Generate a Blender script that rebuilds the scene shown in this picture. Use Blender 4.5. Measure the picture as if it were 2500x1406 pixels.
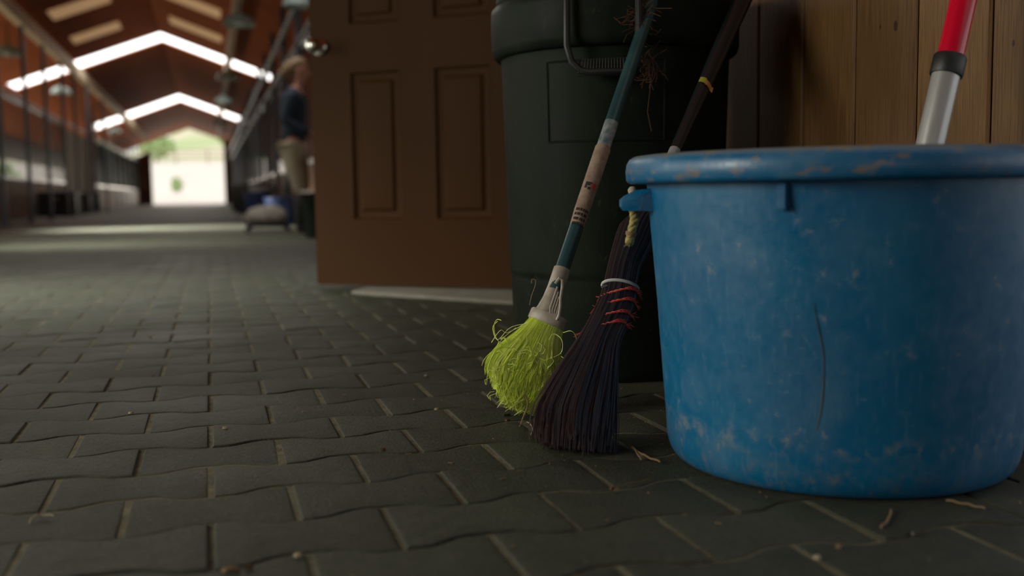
import bpy, bmesh, math, random
from mathutils import Vector, Matrix, Euler
for o in list(bpy.data.objects): bpy.data.objects.remove(o)
S = bpy.context.scene; C = S.collection; PI = math.pi
random.seed(7); R_ = random.Random(11)

# ---------------------------------------------------------------- camera
F_PX = 2550.0; EYE = Vector((0, 0, 0.36))
cd = bpy.data.cameras.new('camera'); cam = bpy.data.objects.new('camera', cd); C.objects.link(cam)
cd.sensor_fit = 'HORIZONTAL'; cd.sensor_width = 36; cd.lens = 36*F_PX/2500; cd.clip_start = 0.05; cd.clip_end = 600
CM = (Matrix.Rotation(math.radians(-16.0322), 3, 'Z') @ Matrix.Rotation(PI/2-math.radians(5.2274), 3, 'X')
      @ Matrix.Rotation(math.radians(-0.8), 3, 'Z'))
cam.matrix_world = Matrix.Translation(EYE) @ CM.to_4x4()
cd.dof.use_dof = True; cd.dof.focus_distance = 1.62; cd.dof.aperture_fstop = 2.7; cd.dof.aperture_blades = 0
S.camera = cam
RIGHT = CM @ Vector((1, 0, 0)); UP = CM @ Vector((0, 1, 0)); BACK = CM @ Vector((0, 0, 1))
def at(u, v, d):            # real-world point seen at photo position (u, v), d metres deep
    return EYE + CM @ Vector(((u-1250)/F_PX*d, -(v-703)/F_PX*d, -d))

# ---------------------------------------------------------------- colour management, sky, lights
S.view_settings.view_transform = 'Standard'; S.view_settings.look = 'None'
S.view_settings.gamma = 1; S.view_settings.use_curve_mapping = False
S.view_settings.exposure = 0.0
w = bpy.data.worlds.new('sky'); S.world = w; w.use_nodes = True
nt = w.node_tree; nt.nodes.clear()
wo = nt.nodes.new('ShaderNodeOutputWorld'); wb = nt.nodes.new('ShaderNodeBackground')
tc = nt.nodes.new('ShaderNodeTexCoord'); sx = nt.nodes.new('ShaderNodeSeparateXYZ'); cr = nt.nodes.new('ShaderNodeValToRGB')
nt.links.new(tc.outputs['Generated'], sx.inputs[0]); nt.links.new(sx.outputs['Z'], cr.inputs[0])
cr.color_ramp.elements[0].position = 0.0; cr.color_ramp.elements[0].color = (1.0, .98, .93, 1)
cr.color_ramp.elements[1].position = 0.6; cr.color_ramp.elements[1].color = (.72, .84, 1.0, 1)
nt.links.new(cr.outputs[0], wb.inputs[0]); wb.inputs[1].default_value = 1.25; nt.links.new(wb.outputs[0], wo.inputs[0])

def area(name, loc, aim, sx_, sy_, power, col, spread=180):
    l = bpy.data.lights.new(name, 'AREA'); l.shape = 'RECTANGLE'; l.size = sx_; l.size_y = sy_
    l.energy = power; l.color = col; l.spread = math.radians(spread)
    o = bpy.data.objects.new(name, l); C.objects.link(o); o.location = loc
    o.rotation_euler = (Vector(aim)-Vector(loc)).to_track_quat('-Z', 'Y').to_euler(); return o
sun = bpy.data.lights.new('sun', 'SUN'); sun.energy = 2.6; sun.angle = .02; sun.color = (1, .94, .84)
so = bpy.data.objects.new('sun', sun); C.objects.link(so)
so.rotation_euler = Vector((.45, .15, -.9)).to_track_quat('-Z', 'Y').to_euler(); so.location = (-4, 30, 12)
# daylight through the doorways in the left side wall, and through the roof lights
area('daylight_side_opening', (-3.3, 1.25, 1.35), (1.0, 1.35, .35), 1.6, 1.4, 52, (1.0, .96, .84), 140)
area('daylight_side_doorway', (-3.3, 4.35, 1.25), (1.0, 2.9, .2), 1.3, 2.0, 25, (1.0, .97, .84), 150)
area('daylight_side_doorway', (-3.3, 4.35, 1.95), (-1.1, 4.3, 0), 1.2, .4, 30, (.98, .98, .90), 48)
area('daylight_second_doorway', (-3.3, 8.9, 1.95), (-.9, 8.7, 0), 1.0, .4, 23, (1, .98, .9), 36)
area('daylight_third_doorway', (-3.3, 13.2, 1.95), (-.6, 12.9, 0), 1.0, .4, 60, (1, .98, .9), 40)
area('daylight_roof_light', (-1.1, 9.9, 3.4), (-.3, 6.4, 0), 4.0, 1.2, 34, (1.0, .95, .80), 130)
area('daylight_right_doorway', (1.3, .55, 1.2), (.4, 1.0, .2),   .8, 1.9, 1.7, (.82, .92, 1.0), 150)
area('rear_fill', (-1.2, -7.8, 1.3), (0, 3, .5), 2.2, 2.2, 6, (1, .95, .84), 160)  # weak fill added behind the camera, no source in view
area('daylight_left_stall_windows', (-5.35, 30, .98), (-4.2, 30, 2.4), 34, .8, 250, (1, .86, .62), 170)
area('daylight_far_entrance', (-1.0, 55.8, 1.2), (-1.0, 30, 3.6), 3.2, 2.0, 50, (1, .90, .76), 140)

# ---------------------------------------------------------------- materials
def mat(name, col, rough=.6, metal=0, spec=.5, emis=None, es=0, noise=None, bump=None, col2=None, stretch=(1, 1, 1)):
    m = bpy.data.materials.new(name); m.use_nodes = True; t = m.node_tree; b = t.nodes['Principled BSDF']
    b.inputs['Base Color'].default_value = (*col, 1); b.inputs['Roughness'].default_value = rough
    b.inputs['Metallic'].default_value = metal; b.inputs['Specular IOR Level'].default_value = spec
    if emis: b.inputs['Emission Color'].default_value = (*emis, 1); b.inputs['Emission Strength'].default_value = es
    if noise or bump:
        tc = t.nodes.new('ShaderNodeTexCoord'); mp = t.nodes.new('ShaderNodeMapping'); mp.inputs['Scale'].default_value = stretch
        t.links.new(tc.outputs['Object'], mp.inputs[0])
    if noise:
        n = t.nodes.new('ShaderNodeTexNoise'); n.inputs['Scale'].default_value = noise; n.inputs['Detail'].default_value = 6
        t.links.new(mp.outputs[0], n.inputs['Vector'])
        r = t.nodes.new('ShaderNodeValToRGB'); r.color_ramp.elements[0].position = .35; r.color_ramp.elements[1].position = .68
        r.color_ramp.elements[0].color = (*col, 1); r.color_ramp.elements[1].color = (*(col2 or col), 1)
        t.links.new(n.outputs['Fac'], r.inputs[0]); t.links.new(r.outputs[0], b.inputs['Base Color'])
    if bump:
        n2 = t.nodes.new('ShaderNodeTexNoise'); n2.inputs['Scale'].default_value = bump[0]; n2.inputs['Detail'].default_value = 5
        t.links.new(mp.outputs[0], n2.inputs['Vector'])
        bp = t.nodes.new('ShaderNodeBump'); bp.inputs['Strength'].default_value = bump[1]; bp.inputs['Distance'].default_value = bump[2]
        t.links.new(n2.outputs['Fac'], bp.inputs['Height']); t.links.new(bp.outputs[0], b.inputs['Normal'])
    return m
class NT:                                   # small node helper
    def __init__(s, m): s.t = m.node_tree; s.b = s.t.nodes['Principled BSDF']
    def n(s, k, **kw):
        x = s.t.nodes.new('ShaderNode'+k)
        for a, v in kw.items(): setattr(x, a, v)
        return x
    def l(s, a, b): s.t.links.new(a, b)
    def obj(s, scale=(1, 1, 1)):
        tc = s.n('TexCoord'); mp = s.n('Mapping'); mp.inputs['Scale'].default_value = scale; s.l(tc.outputs['Object'], mp.inputs[0]); return mp.outputs[0]
    def noise(s, vec, sc, det=4, rough=.5):
        x = s.n('TexNoise'); x.inputs['Scale'].default_value = sc; x.inputs['Detail'].default_value = det; x.inputs['Roughness'].default_value = rough
        s.l(vec, x.inputs['Vector']); return x.outputs['Fac']
    def ramp(s, fac, p0, p1, c0=(0, 0, 0), c1=(1, 1, 1)):
        r = s.n('ValToRGB'); e = r.color_ramp.elements; e[0].position = p0; e[1].position = p1; e[0].color = (*c0, 1); e[1].color = (*c1, 1)
        s.l(fac, r.inputs[0]); return r.outputs[0]
    def math(s, op, a, b=None, clamp=False):
        x = s.n('Math', operation=op); x.use_clamp = clamp
        for i, q in enumerate((a, b)):
            if q is None: continue
            if isinstance(q, (int, float)): x.inputs[i].default_value = q
            else: s.l(q, x.inputs[i])
        return x.outputs[0]
    def mix(s, fac, a, b, mode='MIX'):
        x = s.n('Mix', data_type='RGBA', blend_type=mode)
        for i, q in ((0, fac), (6, a), (7, b)):
            if isinstance(q, (int, float)): x.inputs[i].default_value = q
            elif isinstance(q, tuple): x.inputs[i].default_value = (*q, 1)
            else: s.l(q, x.inputs[i])
        return x.outputs[2]
    def bump(s, h, st, dist):
        x = s.n('Bump'); x.inputs['Strength'].default_value = st; x.inputs['Distance'].default_value = dist; s.l(h, x.inputs['Height']); s.l(x.outputs[0], s.b.inputs['Normal'])

def fibre_var(m, c0, c1):       # every strand has its own shade
    N = NT(m); g = N.n('NewGeometry'); N.l(N.ramp(g.outputs['Random Per Island'], 0, 1, c0, c1), N.b.inputs['Base Color'])
# concrete pavers
m_paver = mat('paver_concrete', (.1, .1, .085), .62, spec=.22); N = NT(m_paver); v = N.obj()
big = N.noise(v, 3.0, 5); fine = N.noise(v, 190, 5, .75); mid = N.noise(v, 40, 5, .65)
c = N.mix(N.ramp(big, .35, .65), (.028, .032, .021), (.047, .053, .032))
c = N.mix(N.ramp(mid, .35, .7), c, (.055, .058, .037))
geo = N.n('NewGeometry'); ri = N.ramp(geo.outputs['Random Per Island'], 0, 1, (.85, .85, .85), (1.15, 1.15, 1.15)); c = N.mix(1.0, c, ri, 'MULTIPLY')
c = N.mix(N.ramp(fine, .56, .74), c, (.095, .10, .072)); c = N.mix(N.math('SUBTRACT', 1.0, N.ramp(fine, .33, .46)), c, (.018, .021, .015))
N.l(c, N.b.inputs['Base Color']); N.l(N.ramp(big, .3, .7, (.5, .5, .5), (.68, .68, .68)), N.b.inputs['Roughness'])
N.bump(N.math('ADD', N.math('MULTIPLY', fine, 1.0), N.math('MULTIPLY', mid, .8)), .75, .0035)
m_far = mat('far_floor', (.115, .119, .085), .6, spec=.35, noise=2.2, col2=(.1, .104, .075))
m_sand = mat('joint_sand', (.17, .15, .085), .95, noise=40, col2=(.08, .07, .04), bump=(300, .6, .003))
# stained pine boards
def wood(name, c0, c1, c2, rough=.5, axis='Z', knots=()):
    m = mat(name, c0, rough); N = NT(m)
    sc = {'Z': (1, 1, .035), 'Y': (1, .035, 1), 'X': (.035, 1, 1)}[axis]
    v = N.obj(sc); a = N.noise(v, 26, 4, .5); g = N.noise(v, 330, 3, .6); b = N.noise(N.obj(), 2.4, 3)
    c = N.mix(N.ramp(a, .3, .7), c0, c1); c = N.mix(N.ramp(g, .42, .66), c, c2)
    geo = N.n('NewGeometry'); ri = N.ramp(geo.outputs['Random Per Island'], 0, 1, (.78, .76, .74), (1.15, 1.15, 1.15)); c = N.mix(1.0, c, ri, 'MULTIPLY')
    c = N.mix(N.ramp(b, .45, .75), c, tuple(x*.72 for x in c0))
    for (ky, kz, rad) in knots:
        tc = N.n('TexCoord'); s = N.n('SeparateXYZ'); N.l(tc.outputs['Object'], s.inputs[0])
        dy = N.math('MULTIPLY', N.math('SUBTRACT', s.outputs['Y'], ky), 1/rad); dz = N.math('MULTIPLY', N.math('SUBTRACT', s.outputs['Z'], kz), .55/rad)
        d = N.math('SQRT', N.math('ADD', N.math('MULTIPLY', dy, dy), N.math('MULTIPLY', dz, dz)))
        c = N.mix(N.ramp(d, .8, 1.25, (1, 1, 1), (0, 0, 0)), c, (.03, .014, .006))
    N.l(c, N.b.inputs['Base Color']); N.bump(g, .25, .001); return m
m_wall = wood('stained_pine', (.125, .064, .021), (.18, .098, .034), (.08, .038, .012), .5,
              knots=((1.512, .625, .0055), (1.553, .63, .0025), (1.245, .56, .003), (1.70, .40, .002), (1.36, 1.1, .006)))
m_roof = wood('cedar_ceiling', (.42, .10, .022), (.50, .13, .03), (.3, .07, .015), .8, 'Y')
m_roof.node_tree.nodes['Principled BSDF'].inputs['Specular IOR Level'].default_value = .15
m_stallw = wood('stall_oak', (.12, .05, .02), (.17, .075, .032), (.07, .03, .012), .6, 'Z')
m_beamp = wood('pale_beam', (.7, .55, .38), (.78, .62, .44), (.55, .42, .28), .6, 'Y')
m_beige = mat('beige_panel', (.40, .34, .22), .7, noise=5, col2=(.32, .27, .18))
m_steel = mat('stall_bar_steel', (.05, .055, .06), .25, .6)
m_galv = mat('galvanised_track', (.22, .23, .23), .4, .8)
m_red_post = wood('red_post', (.22, .07, .03), (.27, .09, .04), (.14, .045, .02), .6)
m_wall.node_tree.nodes['Principled BSDF'].inputs['Specular IOR Level'].default_value = .25
# door paint
m_door = mat('brown_door_paint', (.042, .018, .005), .55, spec=.06, bump=(900, .1, .0006))
m_nickel = mat('brushed_nickel', (.62, .6, .55), .22, 1, noise=40, col2=(.5, .48, .43))
m_conc = mat('pale_concrete', (.2, .19, .145), .85, noise=14, col2=(.15, .142, .108), bump=(70, .4, .003))
# blue tub plastic
m_blue = mat('blue_plastic', (.0, .15, .4), .42); N = NT(m_blue); v = N.obj(); vs = N.obj((1, 1, .16))
st = N.noise(vs, 150, 5, .7); big = N.noise(v, 9, 5, .6); pat = N.noise(v, 55, 6, .68); mot = N.noise(v, 5, 3)
c = N.mix(N.ramp(mot, .38, .66), (.000, .112, .235), (.000, .088, .205))
c = N.mix(N.math('MULTIPLY', N.ramp(st, .56, .76), .32), c, (.16, .27, .36))
c = N.mix(N.math('MULTIPLY', N.ramp(big, .50, .74), .38), c, (.11, .20, .30))
scf = N.math('MULTIPLY', N.ramp(pat, .60, .72), N.math('MULTIPLY', N.ramp(big, .38, .6), .75))
c = N.mix(scf, c, (.20, .23, .22))
tcz = N.n('TexCoord'); sz = N.n('SeparateXYZ'); N.l(tcz.outputs['Object'], sz.inputs[0])
low = N.ramp(sz.outputs['Z'], .0, .075, (1, 1, 1), (0, 0, 0)); c = N.mix(N.math('MULTIPLY', low, N.math('MULTIPLY', N.ramp(pat, .46, .66), .55)), c, (.10, .10, .09))
band = N.math('SUBTRACT', 1.0, N.math('MULTIPLY', N.math('ABSOLUTE', N.math('SUBTRACT', sz.outputs['Z'], .062)), 60), True)
c = N.mix(N.math('MULTIPLY', band, N.math('MULTIPLY', N.ramp(pat, .5, .62), .42)), c, (.20, .21, .20))
hi = N.ramp(sz.outputs['Z'], .366, .372); c = N.mix(N.math('MULTIPLY', hi, N.math('MULTIPLY', N.ramp(N.noise(N.obj((1, 1, 2.5)), 28, 6, .65), .55, .66), .75)), c, (.20, .14, .085))
tp = N.ramp(sz.outputs['Z'], .398, .405); c = N.mix(N.math('MULTIPLY', tp, .65), c, (.24, .22, .15))
N.l(c, N.b.inputs['Base Color']); N.l(N.ramp(pat, .35, .7, (.3, .3, .3), (.52, .52, .52)), N.b.inputs['Roughness'])
N.bump(N.math('ADD', st, pat), .22, .0012)
m_crack = mat('brown_crack', (.07, .075, .07), .9)
m_bin = mat('dark_green_plastic', (.010, .014, .010), .5, spec=.07); N = NT(m_bin); v = N.obj((1, 1, .5)); a = N.noise(v, 9, 6, .65); f = N.noise(v, 90, 5, .7)
c = N.mix(N.ramp(a, .4, .72), (.006, .009, .006), (.014, .018, .012)); c = N.mix(N.math('MULTIPLY', N.ramp(f, .62, .76), .5), c, (.075, .08, .055))
N.l(c, N.b.inputs['Base Color']); N.l(N.ramp(a, .3, .7, (.42, .42, .42), (.62, .62, .62)), N.b.inputs['Roughness']); N.bump(f, .2, .001)
m_binblack = mat('black_plastic', (.008, .009, .008), .5, bump=(120, .2, .001))
m_teal = mat('teal_handle_paint', (.012, .045, .05), .32, noise=30, col2=(.022, .065, .065), bump=(90, .3, .001), stretch=(1, 1, .4)); N = NT(m_teal)
m_tealw = mat('teal_worn', (.06, .10, .11), .5, noise=70, col2=(.30, .30, .28), bump=(140, .5, .001))
m_paper = mat('worn_paper_sleeve', (.28, .21, .15), .8, noise=90, col2=(.20, .13, .09), bump=(160, .6, .0015))
m_ink = mat('black_ink', (.012, .012, .012), .8)
m_redink = mat('red_ink', (.35, .05, .04), .8)
m_white = mat('dirty_white_plastic', (.38, .34, .27), .5, noise=45, col2=(.22, .18, .13), bump=(60, .2, .001))
m_lime = mat('lime_fibre', (.42, .56, .05), .45, noise=30, col2=(.58, .70, .12)); fibre_var(m_lime, (.58, .72, .06), (.95, 1.0, .36))
m_limecore = mat('lime_core', (.5, .62, .05), .8)
m_purple = mat('dark_purple_bristle', (.034, .024, .032), .38, noise=50, col2=(.075, .052, .066))
fibre_var(m_purple, (.022, .013, .015), (.19, .140, .135))
m_purplecore = mat('dark_bristle_core', (.012, .009, .011), .8)
m_blackh = mat('black_handle', (.012, .014, .016), .24, bump=(160, .3, .0008))
m_wire = mat('pale_wire', (.55, .55, .52), .35, .2)
m_redth = mat('red_thread', (.75, .04, .035), .7, noise=200, col2=(.55, .13, .08))
m_rope = mat('yellow_rope', (.42, .36, .11), .8, noise=160, col2=(.22, .17, .06), bump=(260, .7, .002))
m_ropetape = mat('brown_binding', (.2, .11, .06), .8)
m_alu = mat('aluminium_tube', (.34, .34, .32), .32, .35, noise=60, col2=(.4, .4, .39), bump=(200, .15, .0005), stretch=(1, 1, .1))
m_redp = mat('red_handle_plastic', (.5, .003, .022), .22, bump=(120, .2, .0006))
m_orange = mat('orange_tape', (.5, .22, .04), .6); m_yellow = mat('yellow_tape', (.26, .25, .02), .6)
m_straw = mat('dry_straw', (.20, .13, .06), .8); m_hay = mat('rust_straw', (.085, .034, .011), .8)
m_chip = mat('pale_chip', (.36, .31, .2), .8)
m_skin = mat('skin', (.50, .24, .16), .55); m_hair = mat('blonde_hair', (.15, .085, .03), .6, noise=50, col2=(.26, .16, .06))
m_navy = mat('navy_knit', (.016, .03, .048), .85, bump=(200, .4, .003)); m_breech = mat('beige_breeches', (.48, .42, .30), .8, noise=12, col2=(.4, .34, .24))
m_boot = mat('black_leather', (.012, .011, .010), .35)
m_lamp = mat('enamel_green_grey', (.25, .32, .29), .35); m_glass = mat('lamp_glass', (.7, .75, .72), .15)
m_sky = mat('translucent_roof_panel', (.8, .8, .8), .6, emis=(1, .985, .96), es=3.2)
m_glowboard = mat('glowing_roof_board', (.5, .35, .2), .6, emis=(.62, .36, .17), es=.42)  # emission stands in for light falling on pale boards
m_post = mat('grey_painted_post', (.06, .066, .072), .35, .3)
m_trunk = mat('black_trunk', (.006, .006, .007), .4); m_bucketw = mat('white_bucket', (.45, .46, .42), .5); m_bluet = mat('navy_blue_tub', (.012, .035, .12), .5)
m_sack = mat('grey_sack', (.34, .31, .26), .9, noise=9, col2=(.24, .22, .18), bump=(30, .6, .01))
m_out = mat('pale_sand', (.62, .52, .42), .95, noise=.3, col2=(.7, .6, .5)); m_leaf = mat('leaf_green', (.30, .44, .14), .8, noise=3, col2=(.48, .58, .28))
m_grass = mat('dark_green_grass', (.07, .11, .03), .9, noise=.8, col2=(.16, .17, .07))  # dark green grass, tone varied by noise
m_hill = mat('grassy_hill', (.32, .40, .14), .9, noise=.09, col2=(.62, .50, .36)); m_eye = mat('eye_dark', (.02, .015, .01), .2)

# ---------------------------------------------------------------- mesh helpers
def link(name, bm, mats, parent=None, smooth=True, normals=True):
    if normals: bmesh.ops.recalc_face_normals(bm, faces=bm.faces)
    me = bpy.data.meshes.new(name); bm.to_mesh(me); bm.free()
    for m in (mats if isinstance(mats, (list, tuple)) else [mats]): me.materials.append(m)
    if smooth:
        for p in me.polygons: p.use_smooth = True
        try: me.set_sharp_from_angle(angle=math.radians(smooth if smooth is not True else 38))
        except Exception: pass
    o = bpy.data.objects.new(name, me); C.objects.link(o)
    if parent: o.parent = parent
    return o
def tag(o, label=None, cat=None, group=None, kind=None):
    if label: o['label'] = label
    if cat: o['category'] = cat
    if group: o['group'] = group
    if kind: o['kind'] = kind
    return o
def thing(name, loc, label, cat, group=None, rz=0, kind=None):
    o = bpy.data.objects.new(name, None); C.objects.link(o); o.location = loc; o.rotation_euler = (0, 0, rz); o.empty_display_size = .05
    return tag(o, label, cat, group, kind)
def box(bm, c, s, M=None, bev=0):
    r = bmesh.ops.create_cube(bm, size=1); vs = r['verts']
    for v in vs: v.co = Vector((v.co.x*s[0], v.co.y*s[1], v.co.z*s[2])) + Vector(c)
    if bev:
        es = {e for v in vs for e in v.link_edges}
        vs = list({v for f in bmesh.ops.bevel(bm, geom=list(es), offset=bev, segments=2, affect='EDGES')['faces'] for v in f.verts})
    if M:
        for v in vs: v.co = M @ v.co
    return vs
def bx(c, s, bev=0):
    bm = bmesh.new(); box(bm, c, s, None, bev); return bm
def frames(pts):
    n = len(pts); out = []; ref = None
    for i in range(n):
        t = (pts[min(i+1, n-1)] - pts[max(i-1, 0)]).normalized()
        if ref is None: ref = t.orthogonal().normalized()
        ref = (ref - t*ref.dot(t)).normalized(); out.append((ref.copy(), t.cross(ref)))
    return out
def tube(bm, pts, rad, seg=10, cap=True, mi=0, sc=None):
    pts = [Vector(p) for p in pts]; fr = frames(pts); rings = []
    for i, p in enumerate(pts):
        r = rad[i] if isinstance(rad, (list, tuple)) else rad; a, b = fr[i]
        rings.append([bm.verts.new(p + a*(math.cos(2*PI*k/seg)*r) + b*(math.sin(2*PI*k/seg)*r)) for k in range(seg)])
    for i in range(len(rings)-1):
        for k in range(seg):
            bm.faces.new((rings[i][k], rings[i][(k+1) % seg], rings[i+1][(k+1) % seg], rings[i+1][k])).material_index = mi
    if cap and seg > 2:
        bm.faces.new(rings[0][::-1]).material_index = mi; bm.faces.new(rings[-1]).material_index = mi
    return rings
def lathe(bm, prof, seg=64, c=(0, 0, 0), mi=0, close=False):
    rings = []
    for r, z in prof:
        if r < 1e-5: rings.append([bm.verts.new((c[0], c[1], c[2]+z))])
        else: rings.append([bm.verts.new((c[0]+r*math.cos(2*PI*k/seg), c[1]+r*math.sin(2*PI*k/seg), c[2]+z)) for k in range(seg)])
    prs = list(zip(rings, rings[1:])) + ([(rings[-1], rings[0])] if close else [])
    for A, B in prs:
        for k in range(seg):
            k2 = (k+1) % seg
            if len(A) == 1 and len(B) == 1: continue
            if len(A) == 1: f = (A[0], B[k], B[k2])
            elif len(B) == 1: f = (A[k], A[k2], B[0])
            else: f = (A[k], A[k2], B[k2], B[k])
            bm.faces.new(f).material_index = mi
def copy_tree(o, parent=None):
    c = o.copy(); C.objects.link(c)
    if parent: c.parent = parent
    for ch in [x for x in C.objects if x.parent == o]: copy_tree(ch, c)
    return c
def axes(a, b):             # matrix with origin a and +Z towards b
    d = (Vector(b)-Vector(a)).normalized(); return Matrix.Translation(a) @ d.to_track_quat('Z', 'Y').to_matrix().to_4x4()

# ---------------------------------------------------------------- floor of interlocking pavers
XL, XR = -3.4, 1.1
L, RW, AMP = .189, .13, .0108; X0, Y0 = -.012, 1.362
def wv(x): return AMP*max(-1, min(1, 1.7*math.cos(2*PI*x/L)))
bm = bmesh.new(); rr = random.Random(5)
for k in range(-8, 64):
    yc = Y0 + RW*k; xj = X0 + (L/2 if k % 2 else 0)
    for m in range(-13 if k > 20 else -11, 7):
        xa = xj + m*L + .0027; xb = xj + (m+1)*L - .0027
        if xa > XR+.1: continue
        n = 13; dz = rr.uniform(-.0012, .0012); tx = rr.uniform(-.006, .006); ty = rr.uniform(-.009, .009); xm = (xa+xb)/2
        out = [(xa+(xb-xa)*i/n, 1) for i in range(n+1)]; out += [(x, -1) for x, _ in out[::-1]]
        ring = []
        for ins, z in ((0, -.014), (0, -.0028), (.0022, -.0006), (.005, 0)):
            rg = []
            for x, s in out:
                xi = min(max(x, xa+ins), xb-ins)
                y = yc + s*(RW/2 - .0011 - ins + wv(xi-xj))
                rg.append(bm.verts.new((xi, y, z+dz+tx*(xi-xm)+ty*(y-yc))))
            ring.append(rg)
        q = len(out)
        for A, B in zip(ring, ring[1:]):
            for i in range(q): bm.faces.new((A[i], A[(i+1) % q], B[(i+1) % q], B[i]))
        bm.faces.new(ring[-1])
yA, yB = Y0+RW*(-8)-RW/2, Y0+RW*63+RW/2
def quad(bm, x0, y0, x1, y1, z, mi):
    bm.faces.new([bm.verts.new(p) for p in ((x0, y0, z), (x1, y0, z), (x1, y1, z), (x0, y1, z))]).material_index = mi
quad(bm, XL-2, yA-.1, XR+.6, yB+.1, -.0022, 1)
quad(bm, -6, yB, XR+3.4, 56.5, 0, 2); quad(bm, -6, -6, XR+3.4, yA, 0, 2); quad(bm, -6, yA, -2.4, yB, 0, 2)
quad(bm, XR+.2, yA, XR+3.4, yB, .0, 2)
tag(link('floor', bm, [m_paver, m_sand, m_far], smooth=30), 'grey interlocking wavy-edged concrete pavers with sandy joints', None, kind='structure')

# ---------------------------------------------------------------- near board wall on the right
bm = bmesh.new(); ys = [1.29+.168*k for k in range(14)]
for i, y0 in enumerate(ys[:-1]):
    y1 = ys[i+1]; g = .0022; ch = .004
    if y1 > 3.55: y1 = 3.5
    pr = [(y0+g, XR+.02), (y0+g, XR+ch), (y0+g+ch, XR), (y1-g-ch, XR), (y1-g, XR+ch), (y1-g, XR+.02)]
    a = [bm.verts.new((x, y, .012)) for y, x in pr]; b = [bm.verts.new((x, y, 3.0)) for y, x in pr]
    for k in range(5): bm.faces.new((a[k], a[k+1], b[k+1], b[k]))
    bm.faces.new(a); bm.faces.new(b)
    if y1 >= 3.5: break
y0, y1 = 1.195, 1.29; pr = [(y0, XR+.02), (y0, XR), (y1-.0062, XR), (y1-.0022, XR+.004), (y1-.0022, XR+.02)]
a = [bm.verts.new((x, y, .012)) for y, x in pr]; b = [bm.verts.new((x, y, 3.0)) for y, x in pr]
for k in range(4): bm.faces.new((a[k], a[k+1], b[k+1], b[k]))
bm.faces.new(a); bm.faces.new(b)
box(bm, (XR+.07, 2.35, 1.51), (.09, 2.32, 2.98))
tag(link('wall_right', bm, m_wall, smooth=20), 'vertical stained pine boards behind the blue tub', None, kind='structure')
bm = bmesh.new(); box(bm, (XR+.05, 3.56, 1.1), (.13, .06, 2.2), bev=.004); box(bm, (XR+.05, 4.52, 1.1), (.13, .06, 2.2), bev=.004); box(bm, (XR+.05, 4.04, 2.23), (.13, 1.02, .06), bev=.004)
tag(link('trim_1', bm, m_door), 'brown frame of the open panelled door', None, kind='structure')
# wall right beyond the doorway and roof-high band above
bm = bmesh.new(); box(bm, (XR+.07, 4.95, 1.5), (.09, .8, 3.0)); box(bm, (XR+.07, 4.04, 2.63), (.09, 1.05, .74))
tag(link('wall_right_beyond', bm, m_stallw), 'dark wood wall past the doorway', None, kind='structure')
# room behind the doorway
bm = bmesh.new(); box(bm, (3.0, 4.0, 1.4), (.06, 2.6, 2.8)); box(bm, (2.05, 5.32, 1.4), (1.9, .06, 2.8)); box(bm, (2.05, 2.8, 1.4), (1.9, .06, 2.8)); box(bm, (2.05, 4.05, 2.83), (1.95, 2.6, .06))
tag(link('wall_back_room', bm, m_stallw), 'wooden inner walls of the room behind the open door', None, kind='structure')
# concrete sill under the door
bm = bmesh.new(); A = Vector((.93, 3.24, 0)); B = Vector((.36, 3.98, 0)); d = (B-A).normalized(); nrm = Vector((-d.y, d.x, 0))
pts = [Vector((.925, 3.225, 0)), Vector((.485, 3.80, 0)), Vector((.62, 4.06, 0)), Vector((1.08, 3.72, 0)), Vector((1.08, 3.36, 0)), Vector((.985, 3.20, 0))]
a = [bm.verts.new(p) for p in pts]; b = [bm.verts.new(p + Vector((0, 0, .011))) for p in pts]
bm.faces.new(b); bm.faces.new(a[::-1])
for i in range(6): bm.faces.new((a[i], a[(i+1) % 6], b[(i+1) % 6], b[i]))
tag(link('trim_2', bm, m_conc), 'low pale concrete threshold under the open brown door', None, kind='structure')

# ---------------------------------------------------------------- open six-panel door
W_, H_, T_ = .905, 2.03, .044
door = thing('door_1', (1.112, 3.524, .018), 'brown six-panel door standing open beside the dark green bin', 'door', kind='structure')
DA = math.atan2(.6, -.8); door.rotation_euler = (0, 0, DA)      # local +X runs from hinge to latch, local +Y faces the camera
# local coordinates: x along leaf; visible face at y=0 looking towards the camera
def door_face(bm, sgn, y):
    xs = [.168, .397, .525, .742]; rows = [(.242, .80), (.965, 1.58), (1.69, 1.91)]
    def P(x, z, dep): return bm.verts.new((x, y - sgn*dep, z))
    xsA = [0]+xs+[W_]; zsA = [0]+[z for r in rows for z in r]+[H_]
    for i in range(len(xsA)-1):
        for j in range(len(zsA)-1):
            x0, x1, z0, z1 = xsA[i], xsA[i+1], zsA[j], zsA[j+1]
            if i % 2 == 1 and j % 2 == 1:
                prev = None
                for ins, dep in ((0, 0), (.006, -.0015), (.013, .008), (.024, .0095), (.036, .0095), (.046, .002), (.05, .0015)):
                    rg = [P(x0+ins, z0+ins, dep), P(x1-ins, z0+ins, dep), P(x1-ins, z1-ins, dep), P(x0+ins, z1-ins, dep)]
                    if prev:
                        for k in range(4): bm.faces.new((prev[k], prev[(k+1) % 4], rg[(k+1) % 4], rg[k]))
                    prev = rg
                bm.faces.new(prev)
            else: bm.faces.new([P(x0, z0, 0), P(x1, z0, 0), P(x1, z1, 0), P(x0, z1, 0)])
bm = bmesh.new()
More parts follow.
